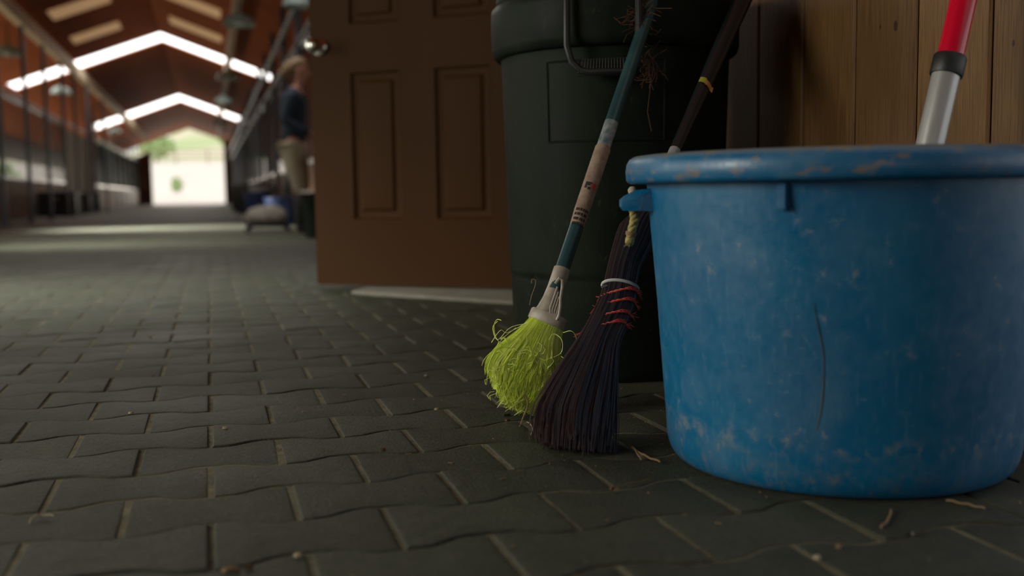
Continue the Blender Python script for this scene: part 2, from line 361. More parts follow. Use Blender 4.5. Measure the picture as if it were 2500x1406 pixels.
# after rotation local +Y = (-.6,-.8) towards the camera
door_face(bm, 1, 0); door_face(bm, -1, -T_)
for p in ([(0, 0, 0), (W_, 0, 0), (W_, -T_, 0), (0, -T_, 0)], [(0, 0, H_), (W_, 0, H_), (W_, -T_, H_), (0, -T_, H_)],
          [(0, 0, 0), (0, -T_, 0), (0, -T_, H_), (0, 0, H_)], [(W_, 0, 0), (W_, -T_, 0), (W_, -T_, H_), (W_, 0, H_)]):
    bm.faces.new([bm.verts.new((a, b, c_)) for a, b, c_ in p])
bmesh.ops.remove_doubles(bm, verts=bm.verts, dist=.0002)
link('door_leaf', bm, m_door, door, smooth=25)
for sgn, yy in ((1, 0), (-1, -T_)):
    bm = bmesh.new(); lathe(bm, [(0, 0), (.033, 0), (.033, .004), (.027, .009), (.012, .012), (.011, .028), (.02, .034), (.0265, .045), (.0275, .055), (.024, .066), (.014, .073), (0, .074)], 32)
    M = Matrix.Translation((.865, yy, .897)) @ Matrix.Rotation(-sgn*PI/2, 4, 'X'); bm.transform(M); link('door_knob', bm, m_nickel, door)
for z in (.25, 1.0, 1.78):
    bm = bmesh.new(); tube(bm, [(-.004, .004, z), (-.004, .004, z+.09)], .006, 10); box(bm, (.0, -.02, z+.045), (.004, .03, .088)); link('hinge', bm, m_nickel, door)

# ---------------------------------------------------------------- blue tub
TC = at(2042, 1100, 1.417); TC.z = 0
tub = thing('rope_handled_tub', TC, 'large scuffed blue plastic tub with thick rolled rim, against the board wall', 'tub')
bm = bmesh.new(); prof = [(0, .006), (.19, .006), (.204, .002), (.210, .001)]
for i in range(1, 8):
    a = i/8*PI/2; prof.append((.210+.018*math.sin(a), .041-.040*math.cos(a)))
prof += [(.2285, .052), (.233, .11), (.2395, .2), (.2465, .28), (.2525, .345), (.2547, .368), (.2765, .369), (.2805, .371), (.2822, .374), (.283, .385), (.2818, .394), (.278, .401), (.272, .4045), (.265, .4055), (.2585, .403), (.256, .398), (.252, .37), (.2455, .28), (.236, .15), (.228, .07), (.218, .03), (.2, .014), (0, .012)]
lathe(bm, prof, 128); link('tub_body', bm, m_blue, tub, smooth=50)
va = math.atan2(RIGHT.y, RIGHT.x)            # azimuth of the right-hand side as seen in the photo
def lug(az, wid, depth=.04):
    bm = bmesh.new(); n = 12; secs = []
    for i in range(n+1):
        a = az + (i/n-.5)*wid; e = min(1, min(i, n-i)/1.2+.55); ro = .2525+depth*e
        secs.append([bm.verts.new((r*math.cos(a), r*math.sin(a), z)) for r, z in ((.245, .332), (ro-.004, .334), (ro, .339), (ro, .348), (ro-.006, .353), (ro-.022, .361), (.245, .363))])
    for A, B in zip(secs, secs[1:]):
        for k in range(7): bm.faces.new((A[k], A[(k+1) % 7], B[(k+1) % 7], B[k]))
    bm.faces.new(secs[0]); bm.faces.new(secs[-1]); link('handle_lug', bm, m_blue, tub, smooth=30)
lug(va+PI-.10, .36, .039); lug(va-.42, .42, .026)
# small drip tab under the rim
a = va - PI/2 - .545; bm = bmesh.new(); box(bm, (.256, 0, .3515), (.010, .0115, .03), bev=.0015); bm.transform(Matrix.Rotation(a, 4, 'Z')); link('rim_tab', bm, m_blue, tub)
# rope end
ctr = [at(1545, 494, 1.432)-TC, at(1547, 515, 1.430)-TC, at(1549, 535, 1.430)-TC, at(1543, 560, 1.432)-TC, at(1538, 583, 1.434)-TC, at(1537, 592, 1.434)-TC]
def dense(p, n):
    out = []
    for i in range(len(p)-1):
        for k in range(n): out.append(p[i].lerp(p[i+1], k/n))
    return out+[p[-1]]
dp = dense(ctr, 8); bm = bmesh.new()
for ph in (0, 2*PI/3, 4*PI/3):
    tube(bm, [p + RIGHT*(math.cos(ph+i*.42)*.0032) + BACK*(math.sin(ph+i*.42)*.0032) for i, p in enumerate(dp)], .0034, 8)
for k in range(14): tube(bm, [dp[-2], dp[-1]+Vector((R_.uniform(-.006, .006), R_.uniform(-.006, .006), -R_.uniform(.001, .006)))], .0007, 4)
rope = link('rope_handle', bm, m_rope, tub, smooth=60)
bm = bmesh.new(); tube(bm, [p for p in dp[26:30]], .0078, 12); link('rope_binding', bm, m_ropetape, rope)
bm = bmesh.new(); lathe(bm, [(0, 0), (.006, .001), (.007, .006), (.004, .01), (0, .011)], 12, tuple(at(1545, 474, 1.432)-TC)); link('rope_knot', bm, m_white, rope)
def on_tub(u, v):           # nearest point of the tub's outer wall along the view direction
    r0 = CM @ Vector(((u-1250)/F_PX, -(v-703)/F_PX, -1)); best = None
    for i in range(4000):
        t = 1.05+i*.0001*1.2; p = EYE+r0*t; z = p.z; rad = .2285+(.2545-.2285)*max(0, (z-.058))/.308
        if (p-TC).xy.length <= rad: return p-TC
    return None
cl = [(1986, 738), (1990, 765), (1997, 800), (2004, 830), (2010, 865), (2011, 905), (2010, 945), (2007, 980), (2003, 1010), (1997, 1035), (1991, 1056)]
bm = bmesh.new(); tube(bm, [on_tub(*q) for q in cl], [.0003, .0004, .0005, .0006, .0007, .0007, .0008, .0010, .0010, .0009, .0004], 6); link('wall_crack', bm, m_crack, tub)

# ---------------------------------------------------------------- red and aluminium handle standing in the tub
pa = at(2271, 352, 1.39); pb = at(2352, 0, 1.405); d = (pb-pa).normalized(); foot = pa - d*((pa.z-.03)/d.z)
pole = thing('telescopic_handle', foot, 'red tool handle with black collar and aluminium lower tube, standing in the blue tub', 'tool handle')
pc = at(2311, 180, 1.397); q = (pc-foot).length; zax = d.to_track_quat('Z', 'Y').to_matrix().to_4x4()
def along(bm): bm.transform(zax); return bm
bm = bmesh.new(); lathe(bm, [(0, 0), (.0175, 0), (.0183, .002), (.0183, q), (.0145, q+.001), (0, q+.001)], 40); tb = link('metal_tube', along(bm), m_alu, pole)
bm = bmesh.new(); lathe(bm, [(.0, 0), (.003, .0), (.0034, .0012), (0, .002)], 12); 
bm.transform(Matrix.Translation((0, 0, q-.027)) @ Matrix.Rotation(math.radians(-8), 4, 'Z') @ Matrix.Translation((.0178, 0, 0)) @ Matrix.Rotation(PI/2, 4, 'Y')); link('rivet', along(bm), m_ink, tb)
bm = bmesh.new(); lathe(bm, [(.0165, q-.003), (.0205, q-.003), (.0215, q-.001), (.0215, q+.0225), (.0205, q+.0245), (.0165, q+.0245)], 40); link('collar', along(bm), m_binblack, pole)
bm = bmesh.new(); lathe(bm, [(0, q+.02), (.0172, q+.02), (.0172, q+.35), (.012, q+.36), (0, q+.36)], 40); link('grip_tube', along(bm), m_redp, pole)

# ---------------------------------------------------------------- dark green bin
BC = Vector((.81, 2.03, 0)); BC = at(1501, 500, 2.135); BC.z = 0
bn = thing('rubbish_bin', BC, 'tall dark green plastic rubbish bin standing between the open door and the board wall', 'bin')
bm = bmesh.new()
lathe(bm, [(0, .012), (.18, .012), (.185, .0), (.204, .002), (.208, .012), (.2083, .02), (.2127, .182), (.2130, .19), (.2125, .195), (.2155, .2), (.2158, .208), (.2272, .605), (.2275, .615), (.229, .622), (.236, .6225), (.243, .628), (.2465, .64), (.2475, .68), (.2475, .705), (.246, .718), (.241, .724), (.236, .727), (.2375, .733), (.236, .741), (.229, .745), (.222, .742), (.219, .73), (.217, .62), (.205, .2), (.195, .03), (0, .028)], 96)
link('bin_body', bm, m_bin, bn, smooth=45)
vb = math.atan2(-BC.y, -BC.x)
def rbin(z): return .2155+(.2275-.2155)*(z-.2)/.415
def bp(ang, z, off=0): r = rbin(z)+off; return Vector((r*math.cos(vb+ang), r*math.sin(vb+ang), z))
# raised outline panel (angles grow to the photo's right)
bm = bmesh.new(); a0, a1, z0, z1 = -math.radians(33), math.radians(24), .452, .598
pts = [bp(a0+(a1-a0)*i/14, z0, 0) for i in range(15)] + [bp(a1, z0+(z1-z0)*i/6, 0) for i in range(1, 7)] + [bp(a1+(a0-a1)*i/14, z1, 0) for i in range(1, 15)] + [bp(a0, z1+(z0-z1)*i/6, 0) for i in range(1, 7)]
tube(bm, pts, .0022, 6); link('molded_panel', bm, m_bin, bn)
# bracket handle under the rim
def bh(ang, z, off): r = .2475+off; return Vector((r*math.cos(vb+ang), r*math.sin(vb+ang), z))
bm = bmesh.new(); hA, hB = -math.radians(18.5), math.radians(9.5)
pth = [bh(hA, .735, 0), bh(hA, .72, .014), bh(hA, .62, .016), bh(hA+.03, .592, .015), bh(hA+.09, .576, .012)] + [bh(hA+.09+(hB-hA-.18)*i/5, .572, .012) for i in range(1, 6)] + [bh(hB-.03, .592, .015), bh(hB, .62, .016), bh(hB, .72, .014), bh(hB, .735, 0)]
tube(bm, pth, .0062, 8)
pt2 = [bh(hA+.08+(hB-hA-.16)*i/16, .583, .006) for i in range(17)]
for i in range(17): tube(bm, [bh(hA+.08+(hB-hA-.16)*i/16, .570, .016), bh(hA+.08+(hB-hA-.16)*i/16, .596, .006)], .0013, 5)
for z, o in ((.566, .012), (.58, .011), (.594, .007)): tube(bm, [bh(hA+.08+(hB-hA-.16)*i/10, z, o) for i in range(11)], .0013, 5)
link('bin_handle', bm, m_binblack, bn)
bm = bmesh.new(); lathe(bm, [(.232, .738), (.24, .745), (.241, .752), (.234, .757), (.224, .752), (.222, .62), (.214, .6), (.0, .56)], 64); link('bin_liner', bm, m_binblack, bn)
# hay caught on the handle
def tuft(name, c, n, spread, hang, m, label):
    bm = bmesh.new(); r2 = random.Random(n)
    for i in range(n):
        p = Vector(c) + RIGHT*r2.gauss(0, spread*.45) + UP*r2.gauss(0, spread) + BACK*r2.uniform(0, .012)
        dd = (RIGHT*r2.uniform(-1, 1)+UP*r2.uniform(-1, .6)+BACK*r2.uniform(-.2, .5)).normalized(); L_ = r2.uniform(.015, .045)
        cc = (RIGHT*r2.uniform(-1, 1)+UP*r2.uniform(-1, .3))*.012
        tube(bm, [p, p+dd*L_*.5+cc, p+dd*L_+cc*.5], .0006, 4)
    if hang: tube(bm, [Vector(c)+UP*-.01, Vector(c)-UP*.045+RIGHT*.002, Vector(c)-UP*.09-RIGHT*.003, Vector(c)-UP*.125+RIGHT*.004], .0007, 4)
    o = link(name, bm, m); tag(o, label, 'hay', kind=None); return o
tuft('hay_wisp', at(1560, 40, 1.86), 60, .017, False, m_hay, 'upper rust brown hay tangle on the dark green bin, left of the teal handle')
tuft('hay_wisp', at(1585, 150, 1.87), 40, .014, True, m_hay, 'lower dangling rust brown hay wisp on the bin, right of the teal handle')

# ---------------------------------------------------------------- bristle bundles
def spline(pts, t):         # Catmull-Rom through list of tuples
    n = len(pts)-1; x = min(max(t, 0), .99999)*n; i = int(x); f = x-i
    P = [pts[max(i-1, 0)], pts[i], pts[i+1], pts[min(i+2, n)]]
    return [.5*((2*b)+(-a+c)*f+(2*a-5*b+4*c-d)*f*f+(-a+3*b-3*c+d)*f**3) for a, b, c, d in zip(*P)]
def bundle(bm, st, W, T, n, seg, rad, curl, seed, endprof, flare=0, ground=0.0):
    rg = random.Random(seed)      # st: stations (x,y,z,halfwidth,halfthick)
    for i in range(n):
        ph = rg.uniform(0, 2*PI); rho = (rg.random())**.33; a = math.cos(ph)*rho; b = math.sin(ph)*rho
        te = endprof(a, rg); t0 = rg.choice((0, 0, 0, rg.uniform(0, .3))); pts = []
        w1 = rg.uniform(2, 5)*2; p1, p2 = rg.uniform(0, 6.3), rg.uniform(0, 6.3); am = curl*rg.uniform(.3, 1.6); fl = 1+flare*rg.gauss(0, 1)
        for k in range(seg+1):
            t = t0+(te-t0)*k/seg; x, y, z, hw, ht = spline(st, min(t, 1))
            ext = max(0, t-1); p = Vector((x, y, z))
            if ext > 0:
                x2, y2, z2, _, _ = spline(st, .97); p += (p-Vector((x2, y2, z2)))*(ext/.03)
            g = t*t; p += W*(a*hw*(1+(fl-1)*g) + am*g*math.sin(w1*t+p1)) + T*(b*ht*(1+(fl-1)*g) + am*g*math.cos(w1*t+p2)) + UP*(am*.5*g*math.sin(w1*1.3*t+p2))
            if p.z < ground+rad: p = Vector((p.x, p.y, ground+rad)) + W*(rg.uniform(-.001, .001))
            pts.append(p)
        if any((pts[j+1]-pts[j]).length < 1e-5 for j in range(len(pts)-1)):
            pts = [pts[0]]+[pts[j] for j in range(1, len(pts)) if (pts[j]-pts[j-1]).length > 1e-5]
        if len(pts) > 2: tube(bm, pts, [rad]*(len(pts)-1)+[rad*.6], 3, cap=False)
def core(bm, st, W, T, k=.85, tmax=.95, ground=.0, endz=None):
    rings = []
    for i in range(15):
        x, y, z, hw, ht = spline(st, tmax*i/14); p = Vector((x, y, z))
        rings.append([bm.verts.new(p+W*(math.cos(2*PI*j/16)*hw*k)+T*(math.sin(2*PI*j/16)*ht*k)) for j in range(16)])
    for A, B in zip(rings, rings[1:]):
        for j in range(16): bm.faces.new((A[j], A[(j+1) % 16], B[(j+1) % 16], B[j]))
    bm.faces.new(rings[0]); bm.faces.new(rings[-1])
    for r in rings:
        for v in r: v.co.z = max(v.co.z, ground+.002)

# ---------------------------------------------------------------- lime broom with teal handle
n0 = at(1369, 668, 1.700); n1 = at(1584, 30, 1.862); hd = (n1-n0).normalized()
gb = thing('lime_broom', (at(1290, 1002, 1.69).x, at(1290, 1002, 1.69).y, 0), 'worn lime green fibre broom with teal handle, leaning on the dark green bin', 'broom')
def chl(bm): bm.transform(Matrix.Translation(-gb.location)); return bm
bm = bmesh.new(); tube(bm, [n0-hd*.03, n0+hd*.155, n0+hd*1.12, n0+hd*1.125], [.0118, .0118, .0118, .008], 24)
hnd = link('handle', chl(bm), m_teal, gb)
k1 = (at(1407, 553, 1.73)-n0).dot(hd); k2 = (at(1468, 362, 1.78)-n0).dot(hd)
bm = bmesh.new(); tube(bm, [n0+hd*k1, n0+hd*(k1+.012), n0+hd*(k1+.03), n0+hd*(k2-.002), n0+hd*k2], [.0119, .0124, .0132, .0135, .0125], 28)
slv = link('paper_sleeve', chl(bm), m_paper, hnd); slv['label'] = 'worn cream paper sleeve'
bm = bmesh.new(); tube(bm, [n0+hd*(k2-.001), n0+hd*(k2+.05)], .01195, 24, cap=False); w1_ = link('worn_band', chl(bm), m_tealw, hnd)
hs = hd.cross(BACK).normalized(); hf = hs.cross(hd).normalized()
if hf.dot(BACK) < 0: hf = -hf
if hs.dot(RIGHT) < 0: hs = -hs
def patch(t0, t1, a0, a1, r, m, name, par, n=5):
    bm = bmesh.new(); rows = []
    for i in range(n+1):
        a = a0+(a1-a0)*i/n; v_ = (hf*math.cos(a)+hs*math.sin(a))*r; rows.append((bm.verts.new(n0+hd*t0+v_), bm.verts.new(n0+hd*t1+v_)))
    for A, B in zip(rows, rows[1:]): bm.faces.new((A[0], B[0], B[1], A[1]))
    return bm
km = (at(1443, 462, 1.75)-n0).dot(hd); bm = patch(km-.006, km+.006, -.75, -.45, .01372, None, '', None)
for (a, b, c_, e) in ((-.001, .006, -.45, -.1), (-.008, -.003, -.3, .05), (.003, .006, -.1, .15)):
    b2 = patch(km+a, km+b, c_, e, .01372, None, '', None); me = bpy.data.meshes.new('t'); b2.to_mesh(me); b2.free(); bm.from_mesh(me)
link('printed_mark', chl(bm), m_ink, slv)
bm = patch(km-.005, km+.005, .05, .65, .01374, None, '', None); link('printed_dot', chl(bm), m_redink, slv)
bm = bmesh.new(); kt = (at(1420, 518, 1.735)-n0).dot(hd); r3 = random.Random(4)
for row in range(4):
    a = -.9
    while a < .9:
        wd = r3.uniform(.08, .22); b2 = patch(kt-.003-row*.0085, kt+.0018-row*.0085, a, min(a+wd, .9), .01365 if row < 2 else .0129, None, '', None, 2)
        me = bpy.data.meshes.new('t'); b2.to_mesh(me); b2.free(); bm.from_mesh(me); a += wd+r3.uniform(.06, .2)
link('printed_lettering', chl(bm), m_ink, slv)
# cap
capL, capR = at(1293, 764, 1.695), at(1381, 797, 1.675); cc = (capL+capR)/2; cw = (capR-capL).normalized(); ca = (n0-cc); ca = (ca-cw*ca.dot(cw)).normalized(); ct = cw.cross(ca)
hwid = (capR-capL).length/2
bm = bmesh.new(); rings = []
for s, zz in ((.93, -.008), (1, -.006), (1, .008), (.95, .0105), (.8, .0105)):
    rings.append([bm.verts.new(cc+cw*(math.cos(2*PI*j/40)*hwid*s)+ct*(math.sin(2*PI*j/40)*.019*s)+ca*zz) for j in range(40)])
for A, B in zip(rings, rings[1:]):
    for j in range(40): bm.faces.new((A[j], A[(j+1) % 40], B[(j+1) % 40], B[j]))
bm.faces.new(rings[0]); bm.faces.new(rings[-1])
cap = link('broom_cap', chl(bm), m_white, gb, smooth=40)
bm = bmesh.new(); b0 = cc+ca*.009-cw*.006
tube(bm, [b0, b0.lerp(n0, .12), b0.lerp(n0, .35)+RIGHT*-.001, b0.lerp(n0, .65), n0-hd*.004, n0+hd*.008], [.020, .0175, .0135, .0135, .0140, .0142], 24); nk = link('socket', chl(bm), m_white, cap)
bm = bmesh.new(); lt = [at(1356, 692, 1.67), at(1366, 679, 1.668), at(1373, 683, 1.668), at(1373, 700, 1.668), at(1369, 725, 1.668), at(1368, 750, 1.665), at(1364, 772, 1.663), at(1359, 781, 1.664)]
tube(bm, lt, .0027, 8)
for i in range(4): tube(bm, [at(1361+i*2, 700+i*12, 1.668), at(1343+i*5, 752+i*5, 1.668), at(1344+i*5, 765+i*5, 1.668)], .0016, 6)
link('hanging_loop', chl(bm), m_white, cap)
# lime fibres
fe = at(1266, 985, 1.69); st = []
for (u, v, hw, d_, ht) in ((1336, 786, 42, 1.685, .016), (1318, 822, 55, 1.687, .020), (1298, 868, 80, 1.688, .026), (1280, 915, 95, 1.69, .030), (1268, 960, 84, 1.692, .030), (1258, 990, 70, 1.692, .028)):
    p = at(u, v, d_); st.append((*p, hw/F_PX*d_, ht))
WL = (RIGHT*.93+UP*-.36).normalized(); TL_ = WL.cross((n0-fe).normalized()).normalized()
def gprof(a, rg): return max(.45, 1.0-.26*a*a + rg.gauss(0, .05) - (.10 if a < -.4 else 0))
bm = bmesh.new(); bundle(bm, st, WL, TL_, 2300, 12, .0008, .010, 3, gprof, .10, .001)
r4 = random.Random(9)
for (u, v, pts) in ((1240, 820, [(1285, 790), (1245, 800), (1215, 830), (1203, 800), (1215, 784)]), (0, 0, [(1290, 785), (1240, 812), (1222, 806), (1200, 836)]), (0, 0, [(1375, 812), (1395, 808), (1407, 825), (1404, 860), (1385, 880)]), (0, 0, [(1370, 870), (1385, 878), (1402, 872), (1412, 862)]),
                    (0, 0, [(1340, 830), (1352, 815), (1372, 830), (1371, 860), (1352, 872)]), (0, 0, [(1250, 850), (1215, 850), (1197, 880), (1190, 905)]), (0, 0, [(1260, 800), (1232, 822), (1212, 845)]), (0, 0, [(1235, 850), (1212, 826), (1206, 796), (1213, 780), (1224, 782)])):
    pp = [at(a, b, 1.655+r4.uniform(-.01, .01)) for a, b in pts]; sp = [Vector(spline([tuple(q) for q in pp], i/14)) for i in range(15)]; tube(bm, sp, .0006, 5)
for i in range(200):
    a = r4.uniform(-1, 1); t = r4.uniform(.35, .9); x, y, z, hw, ht = spline(st, t); p = Vector((x, y, z))+WL*a*hw*.95-TL_*0+BACK*ht*math.sqrt(max(0, 1-a*a))*.95
    ang = r4.uniform(0, 6.28); q0 = (RIGHT*math.cos(ang)+UP*math.sin(ang)); q1 = RIGHT*math.cos(ang+1.3)+UP*math.sin(ang+1.3); l_ = r4.uniform(.01, .024)
    pp = [p, p+q0*l_*.5+BACK*.003, p+q0*l_*.8+q1*l_*.4, p+q0*l_*.5+q1*l_*.8]
    pp = [Vector((q.x, q.y, max(q.z, .002))) for q in pp]; tube(bm, pp, .0005, 4)
fib = link('bristles', chl(bm), m_lime, gb, smooth=60, normals=False)
bm = bmesh.new(); core(bm, st, WL, TL_, .8, .86); link('bristle_core', chl(bm), m_limecore, gb)
def straw(name, pts, d_, r, m, label, group=None):
    bm = bmesh.new(); pp = [at(*p, d_) for p in pts]; sp = [Vector(spline([tuple(q) for q in pp], i/10)) for i in range(11)]; tube(bm, sp, r, 5); o = link(name, bm, m); return tag(o, label, 'straw', group)
straw('dry_stalk', [(1293, 745), (1298, 722), (1306, 700), (1308, 684), (1299, 682), (1298, 692)], 1.675, .0009, m_straw, 'bent dry straw stem sticking up left of the white broom cap')
straw('dry_stalk', [(1282, 965), (1289, 980), (1286, 1000), (1277, 1020), (1272, 1036)], 1.63, .0013, m_straw, 'forked dry stalk caught in the foot of the lime broom')

# ---------------------------------------------------------------- dark purple corn broom
zb = thing('purple_broom', (at(1400, 1098, 1.445).x, at(1400, 1098, 1.445).y, 0), 'dark purple natural-bristle broom with red stitching, half behind the blue tub', 'broom')
def chz(bm): bm.transform(Matrix.Translation(-zb.location)); return bm
sts = [(1590, 508, 10, 1.665, .010), (1580, 524, 30, 1.662, .018), (1560, 555, 46, 1.655, .026), (1543, 600, 45, 1.645, .026), (1524, 650, 39, 1.63, .022), (1514, 700, 40, 1.612, .018), (1508, 735, 44, 1.60, .017), (1484, 790, 46, 1.575, .017), (1463, 835, 50, 1.555, .020), (1446, 885, 63, 1.53, .024), (1426, 945, 80, 1.50, .030), (1404, 1020, 97, 1.475, .036), (1398, 1085, 94, 1.455, .036)]
st = [(*at(u, v, d_), hw/F_PX*d_, ht) for u, v, hw, d_, ht in sts]
WZ = (RIGHT*.985+UP*-.17).normalized(); TZ = WZ.cross((Vector(st[0][:3])-Vector(st[-1][:3])).normalized()).normalized()
def zprof(a, rg): return 1.0+.012-.055*abs(a)**1.5*(1.4 if a > 0 else 1) + rg.gauss(0, .024)
bm = bmesh.new(); bundle(bm, st, WZ, TZ, 1500, 22, .00095, .0018, 8, zprof, .07, .001)
r5 = random.Random(21)
for i in range(70):
    a = r5.uniform(-1, 1); pts = []
    t0 = r5.uniform(.58, .75); ou = r5.uniform(1.0, 1.22)
    for k in range(8):
        t = t0+(min(1, t0+.42)-t0)*k/7; x, y, z, hw, ht = spline(st, t); f = 1+(ou-1)*(k/7)**1.5
        pts.append(Vector((x, y, max(z, .002)))+WZ*a*hw*f+BACK*ht*math.sqrt(max(0, 1-a*a))*1.05)
    tube(bm, pts, .0006, 3, cap=False)
link('bristles', chz(bm), m_purple, zb, smooth=60, normals=False)
bm = bmesh.new(); core(bm, st, WZ, TZ, .86, .955); link('bristle_core', chz(bm), m_purplecore, zb)
def loop_on(t, dv_l, dv_r, grow=1.06, rad=.0016, wob=0, half=False, n=40, s0=0, shift=0):
    pts = []
    for i in range(n+1):
        a = PI + PI*i/n*(1 if half else 2)
        x, y, z, hw, ht = spline(st, t); c_, s_ = math.cos(a), math.sin(a)
        p = Vector((x, y, z)) + WZ*(c_*hw*grow) - (TZ if TZ.dot(BACK) < 0 else -TZ)*(-s_)*0
        p += (TZ if TZ.dot(BACK) > 0 else -TZ)*(-s_*ht*grow)
        f = (c_+1)/2; p += UP*((dv_l*(1-f)+dv_r*f)*1.0 + wob*math.sin(c_*2.6))
        pts.append(p)
    return pts
bm = bmesh.new(); tube(bm, loop_on(.415, -.001, -.001, 1.1, wob=.0), .0026, 8)
tube(bm, [at(1482, 697, 1.60), at(1472, 699, 1.595), at(1468, 696, 1.592)], .0014, 6); link('wire_band', chz(bm), m_wire, zb)
bm = bmesh.new(); tube(bm, loop_on(.075, 0, 0, 1.35), .0022, 8); link('wire_band', chz(bm), m_wire, zb)
for j, (t, l_, r_) in enumerate(((.478, -.006, .010), (.520, -.008, .008), (.562, -.009, .008), (.604, -.012, .010))):
    bm = bmesh.new(); base = loop_on(t, l_, r_, 1.08, wob=.0012, half=True, n=34)
    for ph in (0, PI):
        tube(bm, [p+UP*(.0011*math.cos(i*1.1+ph))+BACK*(.0011*math.sin(i*1.1+ph)) for i, p in enumerate(base)], .00115, 6)
    tube(bm, [base[-1]+UP*.0025, base[-5]+UP*.004, base[-12]+UP*.003, base[-17]], .0012, 6)
    for e, sg in ((base[0], -1), (base[-1], 1)):
        for q in range(7):
            d1 = (RIGHT*sg*r5.uniform(.3, 1)+UP*r5.uniform(-.9, .5)); ln = r5.uniform(.006, .014 if sg > 0 else (.020 if j in (1, 3) else .010))
            tube(bm, [e, e+d1*ln*.5+UP*.001, e+d1*ln+UP*r5.uniform(-.004, .002)], .0006, 4)
    link('red_stitching', chz(bm), m_redth, zb)
# ferrule and tapering black handle
h0 = at(1606, 462, 1.69); h1 = at(1648, 366, 1.735); h2 = at(1795, 40, 1.925); hv = (h2-h1).normalized()
bm = bmesh.new(); tube(bm, [at(1590, 505, 1.667), at(1606, 462, 1.69), h1], [.0085, .0092, .0096], 20); link('ferrule', chz(bm), m_alu, zb)
bm = bmesh.new(); tube(bm, [h1-hv*.004, h1+hv*.09, h1+hv*.25, h1+hv*.42, h1+hv*.555, h1+hv*.56], [.0092, .0105, .0150, .0172, .0175, .012], 28); hb = link('handle', chz(bm), m_blackh, zb)
tp_ = at(1716, 212, 1.82); tv = (tp_-h1).dot(hv); s1 = hv.cross(BACK).normalized(); s1 = s1 if s1.dot(RIGHT) > 0 else -s1; s2 = s1.cross(hv); s2 = s2 if s2.dot(BACK) > 0 else -s2
for (a0, a1, m_, t0, t1) in ((-1.0, -.1, m_yellow, -.006, .006), (-.1, .9, m_orange, -.007, .003)):
    bm = bmesh.new(); rows = []
    for i in range(9):
        a = a0+(a1-a0)*i/8; v_ = (s2*math.cos(a)+s1*math.sin(a))*.0148; o_ = -.004*math.sin(a); rows.append((bm.verts.new(h1+hv*(tv+t0+o_)+v_), bm.verts.new(h1+hv*(tv+t1+o_+.001*(i % 2))+v_)))
    for A, B in zip(rows, rows[1:]): bm.faces.new((A[0], B[0], B[1], A[1]))
    if m_ is m_orange:
        e = [bm.verts.new(rows[-1][1].co+s1*.004), bm.verts.new(rows[-1][0].co+s1*.005-hv*.003)]; bm.faces.new((rows[-1][1], rows[-1][0], e[1], e[0]))
    link('tape_scrap', chz(bm), m_, hb)

# ---------------------------------------------------------------- litter on the pavers
def ground(u, v, z=.0015):
    r0 = CM @ Vector(((u-1250)/F_PX, -(v-703)/F_PX, -1)); return EYE + r0*((z-EYE.z)/r0.z)
def gstraw(pts, r, m, label):
    pp = [ground(*p, .0025) for p in pts]; sp = [Vector(spline([tuple(q) for q in pp], i/10)) for i in range(11)]
    for i, s in enumerate(sp): s.z += .0015*math.sin(i*.9)**2
    bm = bmesh.new(); tube(bm, sp, r, 5); tag(link('straw_piece', bm, m), label, 'straw')
gstraw([(72, 1277), (80, 1264), (103, 1259), (131, 1260)], .0009, m_chip, 'thin bent pale straw on the pavers near the left edge')
gstraw([(1530, 1085), (1560, 1105), (1585, 1118), (1612, 1128)], .0013, m_straw, 'brown stalk lying on the pavers between the purple broom and the blue tub')
gstraw([(1545, 1090), (1562, 1118), (1566, 1122)], .0010, m_straw, 'short side twig beside the purple broom and the blue tub')
gstraw([(2150, 1288), (2168, 1270), (2176, 1245)], .0012, m_straw, 'short curved straw on the paver in front of the blue tub')
gstraw([(2310, 1222), (2360, 1232), (2405, 1242)], .0012, m_straw, 'long flattened straw in front right of the blue tub')
gstraw([(1268, 1040), (1285, 1030), (1300, 1045), (1296, 1062)], .0008, m_chip, 'tangled pale straw at the toe of the purple broom')
gstraw([(1500, 1194), (1540, 1180), (1590, 1172)], .0007, m_straw, 'fine straw along the joint below the purple broom')
def flake(u, v, a, b, m, label, rot=0, name='wood_chip'):
    bm = bmesh.new(); rg = random.Random(int(u*7+v)); c0 = ground(u, v, .002); n = 9
    top = []; bot = []
    for i in range(n):
        t = 2*PI*i/n; r = rg.uniform(.7, 1.1); x, y = a*math.cos(t)*r, b*math.sin(t)*r
        X, Y = x*math.cos(rot)-y*math.sin(rot), x*math.sin(rot)+y*math.cos(rot)
        bot.append(bm.verts.new((c0.x+X, c0.y+Y, .001))); top.append(bm.verts.new((c0.x+X*.8, c0.y+Y*.8, .0035+rg.uniform(0, .0012))))
    bm.faces.new(top); bm.faces.new(bot[::-1])
    for i in range(n): bm.faces.new((bot[i], bot[(i+1) % n], top[(i+1) % n], top[i]))
    tag(link(name, bm, m), label, 'debris')
flake(728, 1356, .005, .003, m_chip, 'oval pale wood chip nearest the bottom edge of the photo')
flake(562, 1391, .009, .003, m_straw, 'long tan leaf scrap in a joint at the bottom edge of the photo')
flake(607, 1386, .005, .002, m_hay, 'small brown scrap beside the long tan leaf scrap at the bottom edge')
flake(935, 1097, .004, .003, m_hay, 'orange brown crumb on the pavers in front of the lime broom')
flake(320, 1008, .005, .002, m_chip, 'small white fleck on the pavers at mid left')
flake(549, 1045, .006, .0022, m_chip, 'pale sliver on a paver left of centre')
flake(1065, 999, .004, .002, m_chip, 'white fleck on the pavers left of the lime broom')
flake(1040, 917, .004, .003, m_sack, 'round grey pebble on the pavers beyond the lime broom', name='pebble')
flake(1238, 1012, .009, .004, m_trunk, 'dark leaf scrap at the foot of the lime broom', .3, 'leaf_scrap')
flake(1240, 1026, .005, .003, m_hay, 'reddish crumb in front of the lime broom')
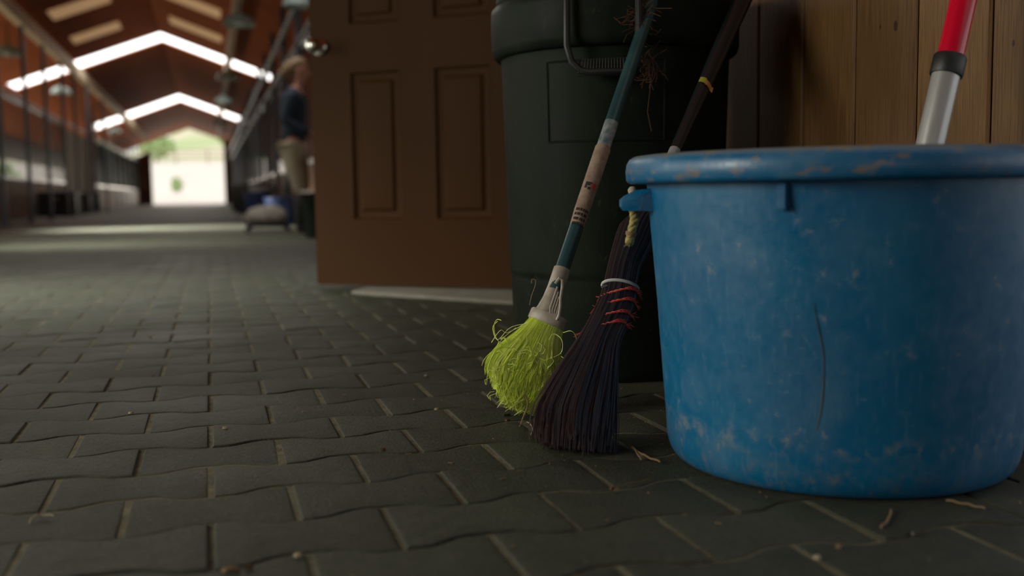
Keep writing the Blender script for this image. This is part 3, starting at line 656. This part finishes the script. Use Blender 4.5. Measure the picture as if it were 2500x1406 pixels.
flake(1496, 1192, .005, .0025, m_hay, 'tan crumb on the pavers below the purple broom')
flake(1995, 1361, .004, .003, m_chip, 'white crumb on the paver in front of the blue tub, near the bottom edge')
flake(2048, 1335, .003, .002, m_straw, 'yellowish crumb on the paver below the blue tub')
flake(2228, 1300, .006, .0022, m_trunk, 'small black seed pod in front right of the blue tub', .9, 'seed_pod')
flake(366, 823, .006, .005, m_straw, 'tan leaf fleck on the blurred pavers left of the door')
flake(1290, 998, .004, .003, m_chip, 'cream crumb between the two brooms')
bm = bmesh.new(); rg = random.Random(77)
for i in range(330):
    if rg.random() < .55: x, y = rg.gauss(.62, .28), rg.gauss(1.45, .3)
    else: x, y = rg.uniform(-.7, 1.05), rg.uniform(.85, 4.5)
    if x > 1.06 or (Vector((x, y, 0))-TC).length < .2 or (Vector((x, y, 0))-BC).length < .22: continue
    s = rg.uniform(.0004, .0011); a = rg.uniform(0, 6); l_ = s*rg.choice((1, 1, 1, 2, 4))
    box(bm, (0, 0, 0), (l_*2, s*1.2, s*1.0), Matrix.Translation((x, y, .002)) @ Matrix.Rotation(a, 4, 'Z'))
tag(link('crumbs', bm, [m_straw], smooth=False), 'fine crumbs of straw and grit scattered over the pavers', 'debris', kind='stuff')

# ================================================================ the barn beyond
RX, RZ, PIT = -.88, 3.86, .37
def roofz(x): return RZ - PIT*abs(x-RX)
SKY = [(9.3, 10.6), (23.9, 25.2), (38.1, 40.5)]
edges = [(-8.0, 9.3), (10.6, 23.9), (25.2, 38.1), (40.5, 56.5)]
XE0, XE1 = -5.5, 4.6
def slab(bm, xa, xb, y0, y1, th=.06, z=0):
    za, zb_ = roofz(xa)+z, roofz(xb)+z
    v = [bm.verts.new(p) for p in ((xa, y0, za), (xb, y0, zb_), (xb, y1, zb_), (xa, y1, za), (xa, y0, za+th), (xb, y0, zb_+th), (xb, y1, zb_+th), (xa, y1, za+th))]
    for f in ((0, 1, 2, 3), (4, 5, 6, 7), (0, 1, 5, 4), (1, 2, 6, 5), (2, 3, 7, 6), (3, 0, 4, 7)): bm.faces.new([v[i] for i in f])
bm = bmesh.new()
for y0, y1 in edges:
    slab(bm, XE0, RX, y0, y1); slab(bm, RX, XE1, y0, y1)
for i, (y0, y1) in enumerate(SKY):      # skylights stop short of the eaves
    slab(bm, XE0, -3.95, y0, y1); slab(bm, 1.45, XE1, y0, y1)
tag(link('ceiling', bm, m_roof, smooth=False), 'dark red-brown boarded underside of the pitched barn roof', None, kind='structure')
for i, (y0, y1) in enumerate(SKY):
    bm = bmesh.new(); slab(bm, -3.95, RX, y0, y1, .012, .03); slab(bm, RX, 1.45, y0, y1, .012, .03)
    tag(link('window_%d' % (i+1), bm, m_sky, smooth=False), 'bright translucent roof light crossing both slopes of the barn roof', None, kind='structure')
def beam(name, pts, w_, h_, m, label):
    bm = bmesh.new(); (x, y0, z), (_, y1, _) = pts; box(bm, (x, (y0+y1)/2, z), (w_, y1-y0, h_), bev=.01); tag(link(name, bm, m), label, None, kind='structure')
beam('trim_3', ((-2.62, 11, roofz(-2.62)-.16), (0, 50, 0)), .14, .2, m_beamp, 'pale timber purlin under the left roof slope')
beam('trim_4', ((.50, 11, roofz(.50)-.14), (0, 50, 0)), .12, .16, m_beamp, 'pale timber purlin under the right roof slope')
# short pale boards under the slopes, with emission added so they look lit
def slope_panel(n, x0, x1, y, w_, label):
    bm = bmesh.new(); slab(bm, x0, x1, y-w_/2, y+w_/2, .02, -.02); tag(link('window_%d' % n, bm, m_glowboard, smooth=False), label, None, kind='structure')  # numbered after the roof lights, but these are boards with added glow
slope_panel(4, -2.35, -1.45, 18.6, .8, 'nearer tan board with added glow on the left slope')
slope_panel(5, -2.35, -1.5, 21.4, .8, 'farther tan board with added glow on the left slope')
slope_panel(6, -.60, .30, 18.6, .8, 'nearer tan board with added glow on the right slope')
slope_panel(7, -.60, .35, 21.4, .8, 'farther tan board with added glow on the right slope')
# left side wall near the camera with open doorways
bm = bmesh.new(); ops = [(.4, 2.1), (3.7, 5.0), (8.35, 9.45), (12.65, 13.75)]; y = -8.0
for a, b in ops:
    box(bm, (XL-.06, (y+a)/2, 1.5), (.1, a-y, 3.0)); box(bm, (XL-.06, (a+b)/2, 2.65), (.1, b-a, .7)); y = b
box(bm, (XL-.06, (y+15.0)/2, 1.5), (.1, 15.0-y, 3.0))
tag(link('wall_left', bm, m_stallw), 'wooden side wall of the aisle with open doorways', None, kind='structure')

bm = bmesh.new(); box(bm, (XR+.07, -3.95, 1.5), (.09, 8.1, 3.0)); box(bm, (XR+.07, .645, 2.6), (.09, 1.1, .8))
tag(link('wall_right_near', bm, m_wall, smooth=20), 'board wall behind the camera with a doorway', None, kind='structure')
bm = bmesh.new(); box(bm, (-3.0, -8, 1.7), (.9, .1, 3.4)); box(bm, (.65, -8, 1.7), (1.0, .1, 3.4)); box(bm, (-1.2, -8, 3.1), (3, .1, 1.4))
tag(link('wall_rear', bm, m_stallw), 'rear end wall with an open doorway, behind the camera', None, kind='structure')
# stall fronts: one built, then copied
def stall_front(name, side, y0, y1, label, group, loc_x, lowm=m_stallw, kb=1.0, sp=.155):
    t = thing(name, (loc_x, y0, 0), label, 'stall front', group); w_ = y1-y0
    bm = bmesh.new(); box(bm, (0, w_/2, kb/2), (.05, w_-.1, kb), bev=.006); link('kickboard', bm, lowm, t)
    bm = bmesh.new(); n = int((w_-.12)/sp)
    for i in range(n+1): tube(bm, [(0, .06+(w_-.12)*i/n, kb), (0, .06+(w_-.12)*i/n, 2.14)], .0095, 6)
    link('grille', bm, m_steel, t)
    bm = bmesh.new(); box(bm, (0, w_/2, kb+.03), (.07, w_, .06), bev=.01); link('lower_rail', bm, m_steel, t); bm = bmesh.new(); box(bm, (0, w_/2, 2.17), (.07, w_, .06), bev=.01); link('upper_rail', bm, m_steel, t)
    bm = bmesh.new(); tube(bm, [(.05*side, .2, 2.24), (.05*side, w_-.1, 2.24)], .03, 10); link('door_track', bm, m_galv, t)
    return t
BAY = 2.6; YP = [14.9+BAY*k for k in range(16)]
gl = 'horse stall fronts along the left side of the aisle'; gr_ = 'horse stall fronts along the right side of the aisle'
for k, y0 in enumerate(YP):
    if 5 <= k <= 6: continue
    y1 = min(y0+BAY, 55.8)
    lab = 'barred dark stall front nearest on the left side of the aisle' if k == 1 else 'barred stall front with wooden kickboard in the far left row'
    if k == 0: o = stall_front('stall_front', 1, y0, y1, lab, gl, XL, kb=.72); protoL = o
    else:
        o = copy_tree(protoL); o.location = (XL, y0, 0); o['label'] = lab
# beige sliding panels at bays 5 and 6
for k in (5, 6):
    y0 = YP[k]; t = thing('sliding_door', (XL, y0, 0), ['nearer', 'farther'][k-5]+' pale beige sliding stall door on the left, past the black trunks', 'sliding door', 'beige sliding doors on the left')
    bm = bmesh.new(); box(bm, (0, BAY/2, 1.07), (.05, BAY-.15, 2.1), bev=.006); link('door_panel', bm, m_beige, t)
    bm = bmesh.new(); tube(bm, [(.06, 0, 2.24), (.06, BAY, 2.24)], .03, 10); link('door_track', bm, m_galv, t)
YR = [5.6+BAY*k for k in range(20)]
for k, y0 in enumerate(YR):
    if y0+BAY > 56.5: break
    lab = {1: 'dark barred stall front behind the standing person', 2: 'dark barred stall front just past the standing person', 0: 'barred stall front hidden behind the open brown door'}.get(k, 'barred stall front with wooden kickboard in the far right row')
    if k == 0: protoR = o = stall_front('stall_front', -1, y0, y0+BAY, lab, gr_, XR+.08, kb=.72, sp=.42)
    else:
        o = copy_tree(protoR); o.location = (XR+.08, y0, 0); o['label'] = lab
# steel posts up to the roof
def post(x, y, label, grp, m=m_post, w_=.085):
    t = thing('roof_post', (x, y, 0), label, 'post', grp); h_ = roofz(x)+.02
    bm = bmesh.new(); box(bm, (0, 0, h_/2), (w_, w_, h_), bev=.008); link('post_shaft', bm, m, t); bm = bmesh.new(); box(bm, (0, 0, .02), (w_*1.8, w_*1.8, .04), bev=.004); link('base_plate', bm, m, t); return t
pl = None; gP = 'slim steel posts in front of the left stalls'; gQ = 'dark posts between the right stalls'
for k, d_ in enumerate((13.9, 16.0, 18.0, 20.2, 22.0, 24.3, 28.0)):
    lab = ['grey steel post at the extreme left edge of the photo', 'second grey steel post from the left edge', 'third grey steel post from the left edge', 'fourth grey steel post from the left edge', 'fifth grey steel post from the left edge', 'sixth grey steel post from the left edge', 'seventh grey steel post, just before the beige sliding doors'][k]
    y = (d_+.7236)/.961
    if pl is None: pl = o = post(-2.62, y, lab, gP, w_=.06)
    else: o = copy_tree(pl); o.location = (-2.62, y, 0); o['label'] = lab
for k in range(7, 16):
    o = copy_tree(pl); o.location = (XL+.02, YP[k], 0); o['label'] = 'thin steel post in the far left stall row'; o['group'] = 'thin posts in the far left stall row'
post(XL+.1, YP[7]+.12, 'reddish timber post beside the beige sliding doors', None, m_red_post, .22)
pq = None
for k, y in enumerate(YR[1:19]):
    lab = {0: 'dark steel post beside the head of the standing person'}.get(k, 'thin dark steel post in the far right stall row')
    if pq is None: pq = o = post(XR+.04, y, lab, gQ)
    else: o = copy_tree(pq); o.location = (XR+.04, y, 0); o['label'] = lab
# conduit rails along the right posts
bm = bmesh.new(); tube(bm, [(XR-.02, 9.0, 2.62), (XR-.02, 55, 2.62)], .035, 10); tag(link('conduit_rail', bm, m_galv), 'shiny metal rail running high along the right stalls', 'rail')
# outer wall right with window openings
bm = bmesh.new(); xo = 4.3
box(bm, (xo, 30.5, .5), (.08, 51, 1.0)); box(bm, (xo, 30.5, 1.98), (.08, 51, .35))
for k in range(20):
    y = 5.0+BAY*k; box(bm, (xo, y+.35, 1.4), (.08, .95, .85))
tag(link('wall_right_outer', bm, m_roof), 'outer wooden wall behind the right stalls with window openings', None, kind='structure')
bm = bmesh.new(); box(bm, (-5.45, 36, .22), (.08, 41, .44)); box(bm, (-5.45, 36, 1.82), (.08, 41, .66))
tag(link('wall_left_outer', bm, m_stallw), 'outer wall behind the left stalls with a long open band', None, kind='structure')
# end wall with gable opening
bm = bmesh.new()
def wpoly(pts):
    v = [bm.verts.new((x, yy, z)) for yy in (56.0, 56.2) for x, z in pts]; n = len(pts)
    bm.faces.new(v[:n]); bm.faces.new(v[n:])
    for i in range(n): bm.faces.new((v[i], v[(i+1) % n], v[n+(i+1) % n], v[n+i]))
wpoly([(XE0, 0), (-2.75, 0), (-2.75, roofz(-2.75)-.5), (XE0, roofz(XE0)-.5)])
wpoly([(.80, 0), (1.5, 0), (1.5, roofz(1.5)), (.80, roofz(.80))])
wpoly([(1.5, 0), (XE1, 0), (XE1, 1.15), (1.5, 1.15)]); wpoly([(1.5, 2.45), (3.2, 2.3), (3.2, roofz(3.2)), (1.5, roofz(1.5))])
for x in (2.05, 2.6, 3.15): wpoly([(x, 1.15), (x+.16, 1.15), (x+.16, 2.4), (x, 2.4)])
tag(link('wall_far', bm, m_stallw, smooth=False), 'end wall either side of the open barn doorway', None, kind='structure')

# pendant lamps
def lamp(x, y, z, label, grp, first=[None]):
    if first[0] is None:
        t = thing('pendant_lamp', (x, y, z), label, 'lamp', grp); bm = bmesh.new()
        lathe(bm, [(.02, .15), (.045, .15), (.055, .105), (.13, .095), (.18, .06), (.2, .0), (.205, -.03), (.195, -.03), (.17, .035), (.12, .07), (0, .08)], 32); link('lamp_shade', bm, m_lamp, t)
        bm = bmesh.new(); lathe(bm, [(0, -.05), (.05, -.035), (.07, .0), (.05, .06), (0, .07)], 20); link('lamp_globe', bm, m_glass, t)
        bm = bmesh.new(); tube(bm, [(0, 0, .14), (0, 0, .48)], .012, 8); link('hanging_rod', bm, m_steel, t); first[0] = t
    else: t = copy_tree(first[0]); t.location = (x, y, z); t['label'] = label
    return t
G = 'pendant lamps along the aisle'
lamp(.456, 14.29, 2.60, 'largest grey green pendant lamp right of the aisle', G); lamp(.42, 20.99, 2.62, 'second pendant lamp right of the aisle', G)
lamp(.408, 26.2, 2.62, 'third pendant lamp right of the aisle', G); lamp(.376, 33.5, 2.60, 'fourth and smallest pendant lamp right of the aisle', G)
lamp(-2.91, 17.98, 2.62, 'pendant lamp at the extreme left edge of the photo', G); lamp(-2.95, 24.36, 2.62, 'pendant lamp below the bright roof light on the left', G); lamp(-3.01, 38.3, 2.60, 'small distant pendant lamp on the left', G)
lamp(1.015, 11.39, 2.37, 'pendant lamp high above the standing person', G)

# ---------------------------------------------------------------- things along the aisle
def trunk(u, v, w_, h_, label):
    p = ground(u, v, 0); t = thing('tack_trunk', (p.x, p.y, 0), label, 'trunk', 'black tack trunks along the left stalls')
    bm = bmesh.new(); box(bm, (0, 0, h_*.42), (w_, .5, h_*.8), bev=.02); link('trunk_body', bm, m_trunk, t)
    bm = bmesh.new(); box(bm, (0, 0, h_*.9), (w_*1.03, .53, h_*.2), bev=.02); link('trunk_lid', bm, m_trunk, t)
    bm = bmesh.new(); box(bm, (0, -.27, h_*.75), (.06, .02, .08), bev=.004); link('latch', bm, m_galv, t)
for (x, y, w_, h_, l_) in ((-2.95, 23.0, .72, .5, 'largest black tack trunk standing by the left stalls'), (-2.95, 26.6, .5, .44, 'middle black tack trunk standing by the left stalls'), (-2.95, 29.2, .46, .5, 'small upright black tack trunk farthest from the camera')):
    t = thing('tack_trunk', (x, y, 0), l_, 'trunk', 'black tack trunks along the left stalls')
    bm = bmesh.new(); box(bm, (0, 0, h_*.4), (w_, .5, h_*.8), bev=.02); link('trunk_body', bm, m_trunk, t)
    bm = bmesh.new(); box(bm, (0, 0, h_*.9), (w_*1.03, .53, h_*.2), bev=.02); link('trunk_lid', bm, m_trunk, t)
    bm = bmesh.new(); box(bm, (0, -.26, h_*.75), (.06, .02, .08), bev=.004); link('latch', bm, m_galv, t)
def bucket(x, y, r, h_, m, label, name='bucket', lid=None):
    t = thing(name, (x, y, 0), label, 'bin' if h_ > .5 else 'bucket'); bm = bmesh.new()
    lathe(bm, [(0, .004), (r*.78, 0), (r*.8, .01), (r*.95, h_*.9), (r, h_*.905), (r*1.02, h_*.95), (r, h_), (r*.95, h_), (r*.92, h_*.9), (r*.75, .02), (0, .02)], 40); link('bucket_body', bm, m, t)
    if lid:
        bm = bmesh.new(); lathe(bm, [(r*.9, h_*1.0), (r*1.04, h_*.99), (r*1.05, h_*1.02), (r*1.0, h_*1.045), (r*.9, h_*1.05)], 40, close=True); link('rim_band', bm, lid, t)
    else:
        bm = bmesh.new(); tube(bm, [(r*math.cos(a), 0 + r*.2*math.sin(a), h_*.9 - r*.5*math.sin(a)) for a in [PI*i/12 for i in range(13)]], .006, 6); link('wire_handle', bm, m_galv, t)
    return t
bucket(.90, 8.95, .17, .38, m_bin, 'dark bin with pale rim beside the standing person, behind the door edge', 'round_bin', m_white)
bucket(.68, 15.9, .20, .42, m_bluet, 'blue bucket behind the grey sack on the right')
bucket(.80, 17.2, .19, .52, m_bucketw, 'white bucket with dark shadow, standing beyond the blue bucket', 'tall_bucket')
bucket(.80, 20.0, .26, .6, m_trunk, 'black bin standing at the right stalls beyond the white bucket', 'round_bin')
bucket(.78, 23.0, .3, .62, m_trunk, 'second black bin along the right stalls', 'round_bin'); bucket(.78, 27.5, .3, .66, m_trunk, 'black bin farthest down the right stalls', 'round_bin')
bucket(.84, 13.1, .2, .34, m_bluet, 'low blue tub between the grey sack and the person', 'low_tub')
# grey sack slumped over a little dark cart
t = thing('sack_cart', (.55, 10.75, 0), 'low dark cart with legs and wheels carrying a slumped pale grey sack', 'cart')
bm = bmesh.new(); box(bm, (0, 0, .065), (.42, .36, .025), bev=.005); link('cart_bed', bm, m_trunk, t)
for sx_ in (-1, 1):
    for sy_ in (-1, 1): bm = bmesh.new(); tube(bm, [(sx_*.16, sy_*.15, .065), (sx_*.22, sy_*.18, .004)], .018, 8); link('leg', bm, m_trunk, t)
bm = bmesh.new(); bmesh.ops.create_icosphere(bm, subdivisions=4, radius=1); rg = random.Random(3)
for v in bm.verts:
    p = v.co; n = math.sin(p.x*5+p.y*3)*.05+math.sin(p.y*7-p.z*4)*.04+math.sin(p.x*11+p.z*6)*.025
    q = p*(1+n); v.co = Vector((q.x*.21, q.y*.17, max(-.075, q.z*.115)))
sk = link('sack', bm, m_sack); sk.location = (.55, 10.75, .153); tag(sk, 'slumped pale grey sack lying on the low dark cart', 'sack')

# ---------------------------------------------------------------- standing person
def skin(name, V, E, m, parent, root=0, sub=2):
    me = bpy.data.meshes.new(name); me.from_pydata([v[:3] for v in V], E, []); me.materials.append(m)
    o = bpy.data.objects.new(name, me); C.objects.link(o); o.modifiers.new('Skin', 'SKIN'); o.modifiers['Skin'].use_smooth_shade = True
    if not me.skin_vertices:
        bpy.context.view_layer.objects.active = o
    for i, v in enumerate(V):
        sv = me.skin_vertices[0].data[i]; r = v[3]; sv.radius = r if isinstance(r, tuple) else (r, r); sv.use_root = (i == root)
    s = o.modifiers.new('Sub', 'SUBSURF'); s.levels = sub; s.render_levels = sub; o.parent = parent; return o
# local: +X is the way she faces (photo right, a little towards the wall), +Y her left
per = thing('person', (.80, 9.95, 0), 'person in navy sweater, beige breeches and black boots, facing right with hands at the waist', 'person', rz=math.radians(-16))
V = [(-.03, 0, .93, (.09, .09)), (-.03, 0, 1.08, (.08, .08)), (-.01, 0, 1.25, (.115, .145)), (.0, 0, 1.38, (.08, .13)), (.03, 0, 1.46, .05), (.055, 0, 1.52, .047),
     (.075, 0, 1.575, (.088, .07)), (.065, 0, 1.65, (.098, .078)), (.06, 0, 1.70, (.07, .06)),
     (.0, .17, 1.37, .05), (-.06, .23, 1.12, .042), (.10, .22, 1.02, .034), (.19, .16, .99, .026),
     (.0, -.17, 1.37, .05), (-.06, -.23, 1.12, .042), (.10, -.22, 1.02, .034), (.19, -.16, .99, .026),
     (-.02, .09, .85, .09), (.02, .10, .50, .06), (-.02, .10, .10, .04), (-.03, .10, .045, .035), (.13, .11, .03, .028),
     (-.02, -.09, .85, .09), (.05, -.10, .50, .06), (.03, -.10, .10, .04), (.02, -.10, .045, .035), (.18, -.11, .03, .028)]
E = [(0, 1), (1, 2), (2, 3), (3, 4), (4, 5), (5, 6), (6, 7), (7, 8), (3, 9), (9, 10), (10, 11), (11, 12), (3, 13), (13, 14), (14, 15), (15, 16), (0, 17), (17, 18), (18, 19), (19, 20), (20, 21), (0, 22), (22, 23), (23, 24), (24, 25), (25, 26)]
for s, h in ((1, 12), (-1, 16)):        # hands: palm, four fingers, thumb
    b = len(V); wx, wy, wz = V[h][:3]
    V.append((wx+.055, wy-s*.035, wz-.01, (.018, .030))); E.append((h, b))
    for j, (oy, ln) in enumerate(((.024, .062), (.008, .070), (-.008, .065), (-.022, .052))):
        n_ = len(V); V += [(wx+.085, wy-s*(.05), wz+oy, .0085), (wx+.085+ln*.45, wy-s*.08, wz+oy-.006, .008), (wx+.085+ln*.5, wy-s*(.08+ln*.4), wz+oy-.012, .007)]; E += [(b, n_), (n_, n_+1), (n_+1, n_+2)]
    n_ = len(V); V += [(wx+.05, wy-s*.045, wz+.035, .0095), (wx+.075, wy-s*.075, wz+.05, .008)]; E += [(b, n_), (n_, n_+1)]
body = skin('body', V, E, m_skin, per)
def sph(bm, c, r, sx_=1, sy_=1, sz_=1):
    q = bmesh.ops.create_uvsphere(bm, u_segments=16, v_segments=12, radius=r)
    for v in q['verts']: v.co = Vector((v.co.x*sx_+c[0], v.co.y*sy_+c[1], v.co.z*sz_+c[2]))
bm = bmesh.new(); sph(bm, (.165, 0, 1.60), .016, 1.3, .8, 1.4); link('nose', bm, m_skin, per)
bm = bmesh.new(); sph(bm, (.150, 0, 1.562), .02, .6, 1.1, .35); link('mouth', bm, m_redink, per)
for s in (1, -1):
    bm = bmesh.new(); sph(bm, (.148, s*.032, 1.625), .011); link('eye', bm, m_eye, per)
    bm = bmesh.new(); sph(bm, (.055, s*.080, 1.61), .028, .7, .35, 1.1); link('ear', bm, m_skin, per)
bm = bmesh.new(); sph(bm, (.035, 0, 1.66), .103, 1.05, .86, .92); sph(bm, (-.055, 0, 1.63), .07, .8, .9, 1.2); sph(bm, (-.10, 0, 1.60), .045)
for v in bm.verts:
    if v.co.x > .11 and v.co.z < 1.67: v.co.x = .11
link('hair', bm, m_hair, per)
V = [(-.03, 0, .86, (.128, .15)), (-.03, 0, 1.0, (.135, .15)), (-.03, 0, 1.12, (.125, .145)), (-.01, 0, 1.26, (.14, .165)), (.0, 0, 1.38, (.10, .15)), (.022, 0, 1.45, .068),
     (.0, .18, 1.37, .072), (-.07, .24, 1.12, .062), (.08, .225, 1.025, .050), (.17, .175, .995, .040), (.0, -.18, 1.37, .072), (-.07, -.24, 1.12, .062), (.08, -.225, 1.025, .050), (.17, -.175, .995, .040)]
skin('sweater', V, [(0, 1), (1, 2), (2, 3), (3, 4), (4, 5), (4, 6), (6, 7), (7, 8), (8, 9), (4, 10), (10, 11), (11, 12), (12, 13)], m_navy, per)
V = [(-.03, 0, .92, (.115, .12)), (-.04, .08, .84, .128), (-.015, .10, .66, .115), (.02, .10, .50, .092), (.0, .10, .38, .078), (-.04, -.08, .84, .128), (-.005, -.10, .66, .115), (.05, -.10, .50, .092), (.04, -.10, .38, .078)]
skin('breeches', V, [(0, 1), (1, 2), (2, 3), (3, 4), (0, 5), (5, 6), (6, 7), (7, 8)], m_breech, per)
for s, ox in ((1, 0), (-1, .045)):
    V = [(.01+ox, s*.10, .44, .073), (-.005+ox, s*.10, .30, .068), (-.02+ox, s*.10, .12, .050), (-.025+ox, s*.10, .055, .052), (.07+ox, s*.105, .045, (.042, .042)), (.14+ox, s*.11, .035, .034)]
    skin('boot', V, [(0, 1), (1, 2), (2, 3), (3, 4), (4, 5)], m_boot, per)

per.scale = (.93, .93, .93)
# ---------------------------------------------------------------- outdoors
bm = bmesh.new(); quad(bm, -120, 56.4, 120, 260, -.03, 0); quad(bm, -60, -8, -5.5, 56.4, -.03, 1); quad(bm, 4.4, -8, 60, 56.4, -.03, 0)
quad(bm, -60, -40, 60, -8, -.03, 0)
tag(link('ground', bm, [m_out, m_grass], smooth=False), 'pale sandy ground outside the barn', None, kind='structure')
def terr(x, y):
    P_ = [(56, -.02), (60, .0), (75, .9), (108, 3.6), (125, 4.6), (160, 8.5), (230, 15), (300, 22)]; z = 0
    for (a, za), (b, zb_) in zip(P_, P_[1:]):
        if a <= y <= b: z = za+(zb_-za)*(y-a)/(b-a)
    return z*(1+max(-.45, min(.5, .03*(x+2)))*max(0, min(1, (y-110)/60)))
bm = bmesh.new(); nx, ny = 50, 50; vs = []
for j in range(ny+1):
    for i in range(nx+1): x = -60+100*i/nx; y = 57+243*j/ny; vs.append(bm.verts.new((x, y, terr(x, y)-.02)))
for j in range(ny):
    for i in range(nx):
        a = j*(nx+1)+i; f = bm.faces.new((vs[a], vs[a+1], vs[a+nx+2], vs[a+nx+1])); f.material_index = 0 if 57+243*j/ny > 112 else 1
tag(link('hill', bm, [m_hill, m_out]), 'sunlit sand and grassy slope rising beyond the open barn end', None, kind='structure')
def bush(x, y, r, h_, label, name='bush', trunk_h=0):
    t = thing(name, (x, y, terr(x, y)-.03 if y > 60 else -.03), label, 'bush' if name == 'bush' else 'tree'); rg = random.Random(int(x*31+y*7)); bm = bmesh.new()
    for i in range(420):
        th, ph, q = rg.uniform(0, 2*PI), rg.uniform(0, PI), rg.random()**.4
        c_ = Vector((r*q*math.sin(ph)*math.cos(th), r*q*math.sin(ph)*math.sin(th), trunk_h+(h_-trunk_h)*(.5+.5*q*math.cos(ph))))
        s = r*rg.uniform(.10, .2); M = Matrix.Translation(c_) @ Euler((rg.uniform(0, 6), rg.uniform(0, 6), 0)).to_matrix().to_4x4()
        bm.faces.new([bm.verts.new(M @ Vector(p)) for p in ((-s, -s*.5, 0), (s, -s*.5, 0), (s*.6, s*.6, s*.2), (-s*.6, s*.6, s*.2))])
    link('foliage', bm, m_leaf, t, smooth=False, normals=False)
    bm = bmesh.new(); tube(bm, [(0, 0, 0), (0, 0, max(.3*h_, trunk_h*1.3))], r*.08, 8); link('trunk', bm, m_stallw, t)
bush(-2.0, 72, .42, .95, 'small round green bush on the sand outside the open barn end')
for i, (x, y, r, h_) in enumerate(((3.6, 122, 2.6, 5), (11.5, 130, 4, 7), (-5.2, 118, 2.0, 2.6), (-13, 124, 4.5, 8))):
    bush(x, y, r, h_, ['leafy tree right of the opening beyond the sand', 'tallest tree beyond the barn right', 'low tree left of centre beyond the sand', 'broad tree far left beyond the sand'][i], 'tree', h_*.25)
for i in range(12):
    y = 17+4.4*i; bush(-10.5-(i % 3)*2.6, y+(i % 2)*.4, 1.55, 1.9+(i % 4)*.35, 'green bush outside the left side of the barn, seen through the stall bars')
    [o for o in C.objects if o.name.startswith('bush') and not o.parent][-1]['group'] = 'bushes outside the left stalls'
for i in range(9):
    y = 12+5*i; bush(9+(i % 2)*2.2, y, 1.7, 2.2+(i % 3)*.4, 'green bush outside the right side of the barn, seen through the stall windows')
    [o for o in C.objects if o.name.startswith('bush') and not o.parent][-1]['group'] = 'bushes outside the right stalls'
ft = thing('paddock_fence', (0, 108, 3.55), 'thin pale rail fence crossing the sand beyond the barn end', 'fence')
bm = bmesh.new()
for z in (.7, 1.3): box(bm, (0, 0, z), (70, .05, .12))
link('rail', bm, m_beige, ft)
for x in range(-15, 16, 3): bm = bmesh.new(); box(bm, (x*1.0, 0, .75), (.14, .14, 1.5)); link('fence_post', bm, m_beige, ft)
